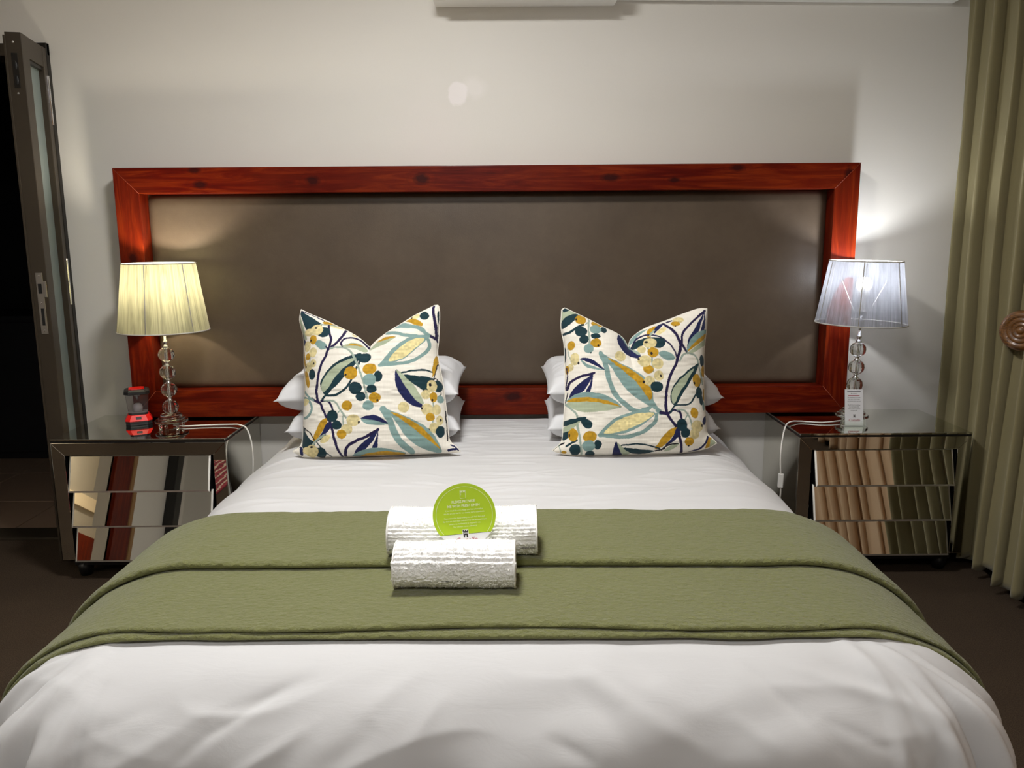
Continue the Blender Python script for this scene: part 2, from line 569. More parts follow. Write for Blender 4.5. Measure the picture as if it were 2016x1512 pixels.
# left wall with a doorway to a lit tiled passage (seen in the mirrored drawers)
PY0, PY1 = -0.25, 0.75
bm = bmesh.new()
box_bm(bm, XL - 0.12, XL, PY1, WY, 0, ZC)
box_bm(bm, XL - 0.12, XL, YB, PY0, 0, ZC)
box_bm(bm, XL - 0.12, XL, PY0, PY1, 2.1, ZC)
struct(bm_obj('wall_left', bm, M['wall']))
tile_w = plain('grey_wall_tile', srgb(176, 168, 154), 0.3)
tile_l = plain('cream_cornice', srgb(240, 222, 190), 0.3)
struct(box('wall_passage', XL - 1.5, XL - 1.4, -4.2, 1.7, 0, ZC, tile_w))
struct(box('wall_passage_end', XL - 1.4, XL - 0.12, -4.3, -4.2, 0, ZC, tile_w))
struct(box('wall_passage_side', XL - 1.4, XL - 0.12, 1.7, 1.8, 0, ZC, tile_w))
struct(box('trim_1', XL - 1.4, XL - 1.37, -4.2, 1.7, 1.66, 1.80, tile_l))
struct(box('floor_passage', XL - 1.5, XL - 0.0, -4.2, 1.7, -0.1, -0.002, tile_w))
struct(box('ceiling_passage', XL - 1.5, XL - 0.12, -4.2, 1.7, ZC, ZC + 0.1, M['ceiling']))
struct(box('wall_passage_near', XL - 0.12, XL, -4.2, YB, 0, ZC, tile_w))
wood_door = stained_pine('z')
fr = empty('door_2', (XL, PY0, 0)); struct(fr, 'dark wooden frame of the passage doorway')
box('jamb', -0.02, 0.03, -0.30, 0.0, 0, 2.12, wood_door, fr, 0.004)
box('jamb', -0.02, 0.03, PY1 - PY0, PY1 - PY0 + 0.12, 0, 2.12, wood_door, fr, 0.004)
box('head_piece', -0.14, 0.03, -0.34, PY1 - PY0 + 0.12, 2.1, 2.22, wood_door, fr, 0.004)
box('architrave', 0.0, 0.02, -0.40, -0.34, 0, 2.2, plain('pale_oak', srgb(150, 112, 66), 0.5), fr, 0.004)
fd = empty('door_3', (XL - 1.4, -2.6, 0)); struct(fd, 'low red-stained cupboard door on the far side of the passage')
box('panel', 0.0, 0.04, -0.5, 0.5, 0, 1.36, wood_door, fd, 0.004)
box('frame', 0.0, 0.05, 0.5, 0.58, 0, 1.42, tile_w, fd, 0.004)
box('frame', 0.0, 0.05, -0.58, -0.5, 0, 1.42, tile_w, fd, 0.004)

# dark room beyond the folding door, with its tiled floor
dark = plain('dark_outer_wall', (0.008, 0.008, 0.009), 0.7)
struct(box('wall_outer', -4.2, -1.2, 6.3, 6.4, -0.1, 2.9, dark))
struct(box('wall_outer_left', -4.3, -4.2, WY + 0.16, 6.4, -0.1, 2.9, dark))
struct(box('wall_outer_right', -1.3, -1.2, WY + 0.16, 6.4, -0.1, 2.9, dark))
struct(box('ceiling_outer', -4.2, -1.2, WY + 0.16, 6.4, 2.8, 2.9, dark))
fo = empty('floor_outer', (0, 0, 0)); struct(fo, 'brown tiles of the dark room beyond the folding door')
grout = plain('tile_grout', srgb(58, 48, 40), 0.9)
tilem = plain('brown_floor_tile', srgb(168, 142, 120), 0.35)
box('grout_bed', -4.2, -1.3, WY + 0.02, 6.3, -0.10, -0.008, grout, fo)
tile_me = None
for i in range(5):
    for j in range(5):
        x0 = -4.05 + i * 0.54; y0 = WY + 0.03 + j * 0.54
        if tile_me is None:
            tb = box('tile', 0.003, 0.537, 0.003, 0.537, -0.012, -0.002, tilem, fo, 0.0015, 1)
            tile_me = tb.data
        else:
            tb = bpy.data.objects.new('tile', tile_me); C.objects.link(tb); tb.parent = fo
        tb.location = (x0, y0, 0)
# dim pieces of furniture in the dark beyond the door
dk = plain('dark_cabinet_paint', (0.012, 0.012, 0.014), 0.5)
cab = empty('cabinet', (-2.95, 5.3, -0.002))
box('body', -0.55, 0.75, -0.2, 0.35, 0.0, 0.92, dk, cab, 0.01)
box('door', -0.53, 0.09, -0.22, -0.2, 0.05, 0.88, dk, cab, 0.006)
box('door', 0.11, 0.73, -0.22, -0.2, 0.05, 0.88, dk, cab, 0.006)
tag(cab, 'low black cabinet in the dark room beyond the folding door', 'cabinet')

# ------------------------------------------------------------------ folding door (left of the headboard)
d1 = empty('door_1', (OX1, WY, 0)); struct(d1, 'bronze aluminium folding door with frosted pane, standing open')
box('jamb', -0.055, 0.0, -0.025, 0.12, 0, OZ, M['bronze_dark'], d1, 0.003)
box('jamb', OX0 - OX1, OX0 - OX1 + 0.055, -0.025, 0.12, 0, OZ, M['bronze_dark'], d1, 0.003)
box('head_piece', OX0 - OX1, 0.0, -0.02, 0.12, OZ - 0.05, OZ, M['bronze'], d1, 0.003)
box('threshold', OX0 - OX1, 0.0, -0.02, 0.12, 0.0, 0.012, M['bronze'], d1, 0.002)
# leaf: local x along its width (0 at hinge), y its thickness
LW, LT, LH = 0.305, 0.058, 2.15
leaf = empty('leaf', (-0.034, -0.012, 0)); leaf.parent = d1
near = Vector((-1.919, 3.355)); hinge = Vector((OX1 - 0.034, WY - 0.012))
dv = near - hinge
leaf.rotation_euler = (0, 0, math.atan2(dv.y, dv.x))
LW = dv.length
h = LT / 2
box('stile', LW - 0.075, LW, -h, h, 0.02, 2.172, M['bronze'], leaf, 0.002)
box('stile', 0.0, 0.06, -h, h, 0.02, 2.172, M['bronze'], leaf, 0.002)
box('rail', 0.06, LW - 0.075, -h + 0.002, h - 0.002, 2.09, 2.172, M['bronze'], leaf, 0.002)
box('rail', 0.06, LW - 0.075, -h + 0.002, h - 0.002, 0.02, 0.12, M['bronze'], leaf, 0.002)
box('glazing_bead', 0.06, LW - 0.075, -h + 0.008, h - 0.008, 2.075, 2.09, M['bronze_dark'], leaf, 0.001)
box('pane', 0.058, LW - 0.073, -0.006, 0.006, 0.118, 2.08, M['frosted'], leaf)
box('edge_lip', LW - 0.004, LW + 0.004, -h - 0.006, -h + 0.002, 0.02, 2.16, M['bronze'], leaf, 0.001)
# lock plate and flush bolt recess on the leading edge
bm = bmesh.new()
box_bm(bm, LW, LW + 0.003, -0.012, 0.014, 1.00, 1.25, 0.0008, 1)
lp = bm_obj('lock_plate', bm, M['steel'], leaf)
box('latch_slot', LW + 0.0025, LW + 0.0034, -0.006, 0.008, 1.165, 1.205, M['black'], leaf)
box('bolt_slot', LW + 0.0025, LW + 0.0034, -0.004, 0.007, 1.035, 1.105, M['black'], leaf)
box('latch_lip', LW, LW + 0.004, 0.014, 0.026, 1.15, 1.215, M['steel'], leaf, 0.001, 1)
for zz in (1.014, 1.127, 1.238):
    s = lathe('screw', [(0.0, 0.0008), (0.003, 0.0006), (0.0035, 0.0)], 10, M['chrome'], leaf)
    s.rotation_euler = (0, math.pi / 2, 0); s.location = (LW + 0.003, 0.001, zz)
box('flush_bolt_plate', LW, LW + 0.0015, -0.012, 0.010, 1.965, 2.095, M['bronze_dark'], leaf, 0.0005, 1)
for zz, hh in ((2.05, 0.022), (1.995, 0.024)):
    s = lathe('finger_recess', [(0.0, 0.002), (0.006, 0.001), (0.007, 0.0)], 14, M['black'], leaf, sx=hh / 0.007 * 0.8, sy=1.0)
    s.rotation_euler = (0, math.pi / 2, 0); s.location = (LW + 0.001, -0.001, zz)
for zz in (2.135, 1.945):
    s = lathe('screw', [(0.0, 0.0012), (0.0035, 0.001), (0.0045, 0.0)], 10, M['chrome'], leaf)
    s.rotation_euler = (0, math.pi / 2, 0); s.location = (LW + 0.0005, -0.001, zz)
# hinge knuckles
for zz in (2.06, 1.30, 0.35):
    hg = lathe('hinge', [(0.0, 0.0), (0.007, 0.0), (0.007, 0.05), (0.0055, 0.051), (0.007, 0.052), (0.007, 0.10), (0.0055, 0.101), (0.007, 0.102),
                         (0.007, 0.15), (0.0055, 0.151), (0.007, 0.152), (0.007, 0.20), (0.0, 0.20)], 12, M['chrome'], d1, smooth=False)
    hg.location = (-0.001, -0.034, zz - 0.20)

# ------------------------------------------------------------------ ceiling lamps, one of them an added fill
def ceiling_lamp(x, y, e, label):
    r = empty('ceiling_lamp', (x, y, ZC))
    lathe('rim', [(0.205, 0.0), (0.225, -0.01), (0.225, -0.05), (0.205, -0.058), (0.20, -0.05), (0.20, 0.0)], 40, M['chrome'], r, closed=True)
    lathe('diffuser', [(0.0, -0.085), (0.10, -0.080), (0.17, -0.068), (0.20, -0.052), (0.20, -0.03)], 40, emit('lamp_diffuser_%d' % int(abs(y) * 100), CEIL_COL, e), r)
    tag(r, label, 'ceiling lamp')
ceiling_lamp(*CEIL_MAIN, 'round frosted ceiling lamp over the middle of the bed')
ceiling_lamp(*CEIL_FILL, 'added round fill lamp on the ceiling behind the foot of the bed')
pl = empty('passage_lamp', (XL - 0.75, -1.3, ZC))
lathe('rim', [(0.12, 0.0), (0.14, -0.005), (0.14, -0.04), (0.12, -0.04)], 24, M['chrome'], pl, closed=True)
lathe('diffuser', [(0.0, -0.06), (0.08, -0.055), (0.12, -0.03), (0.12, 0.0)], 24, emit('passage_diffuser', (1.0, 0.9, 0.75), HALL_E), pl)
tag(pl, 'small round lamp in the tiled passage', 'ceiling lamp')

# ------------------------------------------------------------------ headboard
HX0, HX1, HZ0, HZ1 = -1.674, 1.474, 0.603, 1.676
HF, HBk, RW, RH, RB = 3.55, 3.652, 0.105, 0.107, 0.119
hb = empty('headboard', (0, 0, 0))
def rail_y(name, poly, mat):
    return prism(name, poly, 'y', HF, HBk, mat, hb, 0.0022)
rail_y('top_rail', [(HX0, HZ1), (HX1, HZ1), (HX1 - RW, HZ1 - RH), (HX0 + RW, HZ1 - RH)], M['pine_x'])
rail_y('bottom_rail', [(HX0, HZ0), (HX0 + RW, HZ0 + RB), (HX1 - RW, HZ0 + RB), (HX1, HZ0)], M['pine_low'])
rail_y('side_rail', [(HX0, HZ0), (HX0, HZ1), (HX0 + RW, HZ1 - RH), (HX0 + RW, HZ0 + RB)], M['pine_z'])
rail_y('side_rail', [(HX1, HZ0), (HX1 - RW, HZ0 + RB), (HX1 - RW, HZ1 - RH), (HX1, HZ1)], M['pine_z'])
# padded leather panel
nu, nv = 180, 64
px = np.linspace(HX0 + RW - 0.004, HX1 - RW + 0.004, nu)[:, None] * np.ones((1, nv))
pz = np.ones((nu, 1)) * np.linspace(HZ0 + RB - 0.004, HZ1 - RH + 0.004, nv)[None, :]
ex = np.minimum(px - px.min(), px.max() - px); ez = np.minimum(pz - pz.min(), pz.max() - pz)
# rounded pillow edge
ed = np.minimum(ex, ez)
rr = 0.05
cornr = (ex < rr) & (ez < rr)
ed = np.where(cornr, np.maximum(rr - np.hypot(rr - ex, rr - ez), 0), ed)
pad = np.sqrt(np.clip(1 - (1 - np.clip(ed / 0.035, 0, 1)) ** 2, 0, 1)) * 0.022
py = 3.638 - pad - 0.006 * np.clip(ed / 0.3, 0, 1) + 0.0012 * vnoise(px * 3.1, pz * 4.2, 5)
for xa, xb in ((HX0, HX0 + RW), (HX1, HX1 - RW)):
    for za, zb_ in ((HZ1, HZ1 - RH), (HZ0, HZ0 + RB)):
        tube('mitre_joint', [(xa, HF - 0.0002, za), (xb, HF - 0.0002, zb_)], 0.0011, M['mitre'], hb, seg=5, raw=True)
mesh_obj('padded_panel', np.stack([px, py, pz], -1), grid_faces(nu, nv), M['leather'], hb, True)
box('back_board', HX0 + 0.05, HX1 - 0.05, 3.640, 3.650, HZ0 + 0.05, HZ1 - 0.05, M['black'], hb)
tag(hb, 'wide red-stained pine headboard framing a brown leather panel', 'headboard')

# ------------------------------------------------------------------ bed: base, mattress, duvet
XC = -0.04
WX, YF, YH = 0.695, 1.53, 3.53
AX, AYF, BZ, ZT = 0.285, 0.225, 0.20, 0.600
def drape(qx, qy, hgt=0.0, fold=True):
    """cloth lying over the bed: (qx, qy) measured along the cloth, hgt above it"""
    cx = np.clip(qx, XC - WX, XC + WX); cy = np.clip(qy, YF, 99)
    ox, oy = qx - cx, qy - cy
    m = (np.abs(ox) ** 2.8 + np.abs(oy) ** 2.8) ** (1 / 2.8) + 1e-9
    ux, uy = ox / m, oy / m
    L = 0.385
    ph = np.clip(m / L, 0, 1) * (math.pi / 2)
    over = np.clip(m - L, 0, None)
    out_x = AX * np.sin(ph) + over * 0.16
    out_y = AYF * np.sin(ph) + over * 0.10
    drop = BZ * (1 - np.cos(ph)) + over * 0.99
    nx, ny, nz = ux * np.sin(ph), uy * np.sin(ph), np.cos(ph)
    x = cx + ux * out_x; y = cy + uy * out_y; z = ZT - drop
    dz = 0.0
    if fold:
        s = np.where(np.abs(oy) > np.abs(ox), qx * 1.0, qy * 1.0)
        corner = np.clip(np.minimum(np.abs(ox), np.abs(oy)) / (np.maximum(np.abs(ox), np.abs(oy)) + 1e-6), 0, 1) * (m > 1e-6)
        ang = np.arctan2(np.abs(oy), np.abs(ox) + 1e-9)
        low = np.clip((m - 0.15) / 0.5, 0, 1)
        dz = dz + low * 0.020 * np.sin(s * 13 + 2.2 * vnoise(qx * 2.0, qy * 2.0, 3)) * (1 - corner)
        dz = dz + corner * np.clip((m - 0.12) / 0.25, 0, 1.6) * (0.034 * np.sin(ang * 17 + 3.0 * m + 1.2 * np.sign(ox)) + 0.014 * np.sin(ang * 39 + 7 * m))
    dz = dz + hgt
    return np.stack([x + nx * dz, y + ny * dz, np.maximum(z + nz * dz, 0.012)], -1)

def sag(qx, qy):
    return 0.004 * vnoise(qx * 1.7, qy * 1.7, 21)

bed = empty('bed', (XC, 2.53, 0))
box('base', -0.90, 0.90, -1.10, 1.02, 0.06, 0.30, M['black'], bed, 0.02)
box('mattress', -0.90, 0.90, -1.10, 1.02, 0.30, 0.50, M['duvet'], bed, 0.05, 4)
for sx_ in (-0.75, 0.75):
    for sy_ in (-0.95, 0.9):
        l_ = lathe('leg', [(0.0, 0.0), (0.03, 0.0), (0.035, 0.06), (0.0, 0.06)], 12, M['black'], bed); l_.location = (sx_, sy_, 0)
tag(bed, 'king-size mattress on a low base beneath the white duvet', 'bed')

nu, nv = 460, 430
ax_ = np.linspace(XC - WX - 0.86, XC + WX + 0.86, nu)[:, None] * np.ones((1, nv))
ay_ = np.ones((nu, 1)) * np.linspace(YF - 0.86, YH, nv)[None, :]
# wrinkles
wr = sag(ax_, ay_)
def window(x0, y0, sx, sy):
    return np.exp(-((ax_ - x0) / sx) ** 2 - ((ay_ - y0) / sy) ** 2)
def crease(seed, fx, fy, warp=0.4):
    n1 = vnoise(ax_ * fx + warp * vnoise(ax_ * 2.3, ay_ * 2.3, seed + 5), ay_ * fy + 1.2 * vnoise(ax_ * 1.8, ay_ * 1.4, seed + 9), seed)
    return 1 - np.abs(n1) * 2.0
wr = wr + 0.0042 * window(-0.02, 2.52, 0.17, 0.28) * crease(31, 4.5, 26)
wr = wr + 0.0050 * window(-0.02, 3.12, 0.28, 0.36) * crease(32, 3.0, 19)
wr = wr + 0.0034 * window(0.62, 2.75, 0.2, 0.5) * crease(33, 4.0, 17)
wr = wr + 0.0028 * window(-0.62, 2.72, 0.2, 0.4) * crease(34, 4.0, 18)
wr = wr + 0.0016 * crease(35, 2.2, 5.5) * (ay_ > 1.6)
# foot: long soft diagonal folds
foot = np.clip((YF + 0.02 - ay_) / 0.22, 0, 1)
wr = wr + foot * (0.005 * vnoise(ax_ * 2.6 + ay_ * 2.2, ay_ * 3.2, 41) + 0.004 * vnoise(ax_ * 7 - ay_ * 6, ay_ * 8, 42) + 0.0025 * crease(43, 4.0, 12))
def stroke(x0, y0, x1, y1, w, amp):
    dx_, dy_ = x1 - x0, y1 - y0
    L2 = dx_ * dx_ + dy_ * dy_
    tt = np.clip(((ax_ - x0) * dx_ + (ay_ - y0) * dy_) / L2, 0, 1)
    dd = ((ax_ - x0) * dy_ - (ay_ - y0) * dx_) / math.sqrt(L2)
    far = np.hypot(ax_ - x0 - tt * dx_, ay_ - y0 - tt * dy_)
    taper = np.sin(np.pi * np.clip(tt, 0.02, 0.98)) ** 0.7
    return amp * taper * np.exp(-(far / w) ** 2) * (1 + 0.8 * np.tanh(dd / w * 1.5))
srnd = random.Random(12)
for i in range(34):
    side_ = -1 if i % 2 else 1
    xs_ = XC + side_ * srnd.uniform(0.05, 0.85)
    ys_ = YF - srnd.uniform(0.04, 0.30)
    sl = srnd.uniform(0.10, 0.30)
    wr = wr + stroke(xs_, ys_, xs_ + side_ * sl * srnd.uniform(0.3, 1.1), ys_ - sl * srnd.uniform(0.35, 0.9), srnd.uniform(0.012, 0.035), srnd.uniform(0.0015, 0.0042) * srnd.choice((-1, 1)))
for i in range(26):
    side_ = -1 if i % 2 else 1
    a_ = srnd.uniform(0.2, 1.3); m0 = srnd.uniform(0.02, 0.16); m1 = m0 + srnd.uniform(0.15, 0.35)
    cx_, cy_ = XC + side_ * (WX - 0.03), YF + 0.03
    wr = wr + stroke(cx_ + side_ * m0 * math.cos(a_), cy_ - m0 * math.sin(a_), cx_ + side_ * m1 * math.cos(a_), cy_ - m1 * math.sin(a_), srnd.uniform(0.010, 0.022), srnd.uniform(0.003, 0.007))
for i in range(40):          # fine puckers across the middle of the bed
    xs_ = srnd.gauss(0.02, 0.16); ys_ = srnd.choice((srnd.gauss(2.50, 0.16), srnd.gauss(3.1, 0.2))); sl = srnd.uniform(0.08, 0.26)
    wr = wr + stroke(xs_ - sl / 2, ys_ + srnd.uniform(-0.03, 0.03), xs_ + sl / 2, ys_ + srnd.uniform(-0.03, 0.03), srnd.uniform(0.006, 0.012), srnd.uniform(0.003, 0.0065))
for i in range(22):
    xs_ = srnd.choice((-1, 1)) * srnd.uniform(0.45, 0.78); ys_ = srnd.uniform(2.3, 3.1); sl = srnd.uniform(0.12, 0.3)
    wr = wr + stroke(xs_ - sl / 2, ys_ + srnd.uniform(-0.05, 0.05), xs_ + sl / 2, ys_ + srnd.uniform(-0.05, 0.05), srnd.uniform(0.008, 0.016), srnd.uniform(0.003, 0.0065))
V = drape(ax_, ay_, wr)
# head end is tucked down behind the pillows
tuck = np.clip((ay_ - (YH - 0.05)) / 0.05, 0, 1)
V[..., 2] -= 0.03 * tuck ** 2
duvet = mesh_obj('duvet', V, grid_faces(nu, nv), M['duvet'], None, True)
tag(duvet, 'smooth white cotton duvet covering the whole bed down to the floor', 'duvet')

# ------------------------------------------------------------------ olive bed runner (throw folded in layers)
runner = empty('bed_runner', (0, 0, 0))
def layer(y0, y1, h0, h1, ext, seed, wav):
    n = 300
    qx = np.linspace(XC - WX - ext, XC + WX + ext, n)
    th = h1 - h0; r = th / 2
    prof = []
    for a in np.linspace(-math.pi / 2, -3 * math.pi / 2, 7):      # rounded near edge
        prof.append((y0 + r + r * math.cos(a) * 1.5, h0 + r + r * math.sin(a), 1.0))
    for y in np.linspace(y0 + 0.02, y1 - 0.01, 44):
        prof.append((y, h1, 0.0))
    for a in np.linspace(math.pi / 2, -math.pi / 2, 6):
        prof.append((y1 - r + r * math.cos(a) * 1.5, h0 + r + r * math.sin(a), -1.0))
    for y in np.linspace(y1 - 0.02, y0 + 0.02, 10):
        prof.append((y, h0, 0.0))
    P = np.array(prof)
    k = len(P)
    QX = qx[:, None] * np.ones((1, k)); QY = np.ones((n, 1)) * P[None, :, 0]
    near = np.clip((y0 + 0.25 - QY) / 0.25, 0, 1); far = np.clip((QY - y1 + 0.25) / 0.25, 0, 1)
    QY = QY + near * wav * (vnoise(QX * 2.2, QX * 0 + seed, seed) + 0.35 * vnoise(QX * 9, QX * 0 + seed, seed + 1)) + far * 0.006 * vnoise(QX * 2.0, QX * 0, seed + 3)
    HH = np.ones((n, 1)) * P[None, :, 1]
    top = (HH > (h0 + r)).astype(float)
    puck = 0.0011 * vnoise(QX * 40, QY * 75, seed + 4) + 0.0012 * vnoise(QX * 14, QY * 30, seed + 6)
    HH = HH + sag(QX, QY) + top * puck
    Vv = drape(QX, QY, HH, fold=False)
    f = grid_faces(n, k)
    wrapf = np.array([(i * k + k - 1, (i + 1) * k + k - 1, (i + 1) * k, i * k) for i in range(n - 1)])
    return mesh_obj('folded_layer', Vv, np.vstack([f, wrapf]), M['throw'], runner, True)
layer(1.486, 2.135, 0.006, 0.016, 0.60, 61, 0.008)
layer(1.503, 2.138, 0.016, 0.027, 0.60, 62, 0.008)
layer(1.786, 2.136, 0.028, 0.046, 0.62, 63, 0.005)
tag(runner, 'olive green quilted bed runner folded across the duvet', 'bed runner')

# ------------------------------------------------------------------ white sleeping pillows
def pillow(cx, cy, cz, w, d, t, rz, tilt, label, seed, yaw_tip=0.0):
    nu, nv = 70, 54
    u = np.linspace(-1, 1, nu)[:, None] * np.ones((1, nv)); v = np.ones((nu, 1)) * np.linspace(-1, 1, nv)[None, :]
    x = u * w / 2 * (1 - 0.035 * (1 - v ** 2)); y = v * d / 2 * (1 - 0.05 * (1 - u ** 2))
    bul = (np.clip(1 - np.abs(u / 0.972) ** 6, 0, 1) * np.clip(1 - np.abs(v / 0.965) ** 5, 0, 1)) ** 0.42
    flat = 0.0012 * (1 - np.maximum(np.abs(u), np.abs(v)) ** 60)
    n = 0.009 * vnoise(u * 3 + seed, v * 3, seed) * bul + 0.007 * (1 - 2 * np.abs(vnoise(u * 7 + v * 3, v * 5, seed + 2))) * bul
    top = np.stack([x, y, t / 2 * bul + n + flat], -1); bot = np.stack([x, y, -t / 2 * bul * 0.9 - flat], -1)
    V = np.concatenate([top.reshape(-1, 3), bot.reshape(-1, 3)])
    f = grid_faces(nu, nv)
    F = np.vstack([f, f[:, ::-1] + nu * nv])
    o = mesh_obj('pillow', V, F, M['pillow'], None, True)
    bm = bmesh.new(); bm.from_mesh(o.data)
    bmesh.ops.remove_doubles(bm, verts=bm.verts[:], dist=1e-5)
    bmesh.ops.recalc_face_normals(bm, faces=bm.faces[:])
    bm.to_mesh(o.data); bm.free()
    o.data.polygons.foreach_set('use_smooth', [True] * len(o.data.polygons))
    o.location = (cx, cy, cz); o.rotation_euler = (math.radians(tilt), math.radians(yaw_tip), math.radians(rz))
    tag(o, label, 'pillow', 'white sleeping pillows in two stacks')
    return o
pillow(-0.535, 3.26, 0.668, 0.67, 0.46, 0.145, 1, 3, 'white pillow flat on the bed, bottom of the left stack', 2)
pillow(-0.550, 3.27, 0.800, 0.705, 0.47, 0.155, -1, 4, 'white pillow on top of the left stack', 3, -2)
pillow(0.465, 3.26, 0.668, 0.66, 0.46, 0.145, -1, 3, 'white pillow flat on the bed, bottom of the right stack', 4)
pillow(0.465, 3.27, 0.800, 0.675, 0.47, 0.155, 1, 4, 'white pillow on top of the right stack', 5, 2)

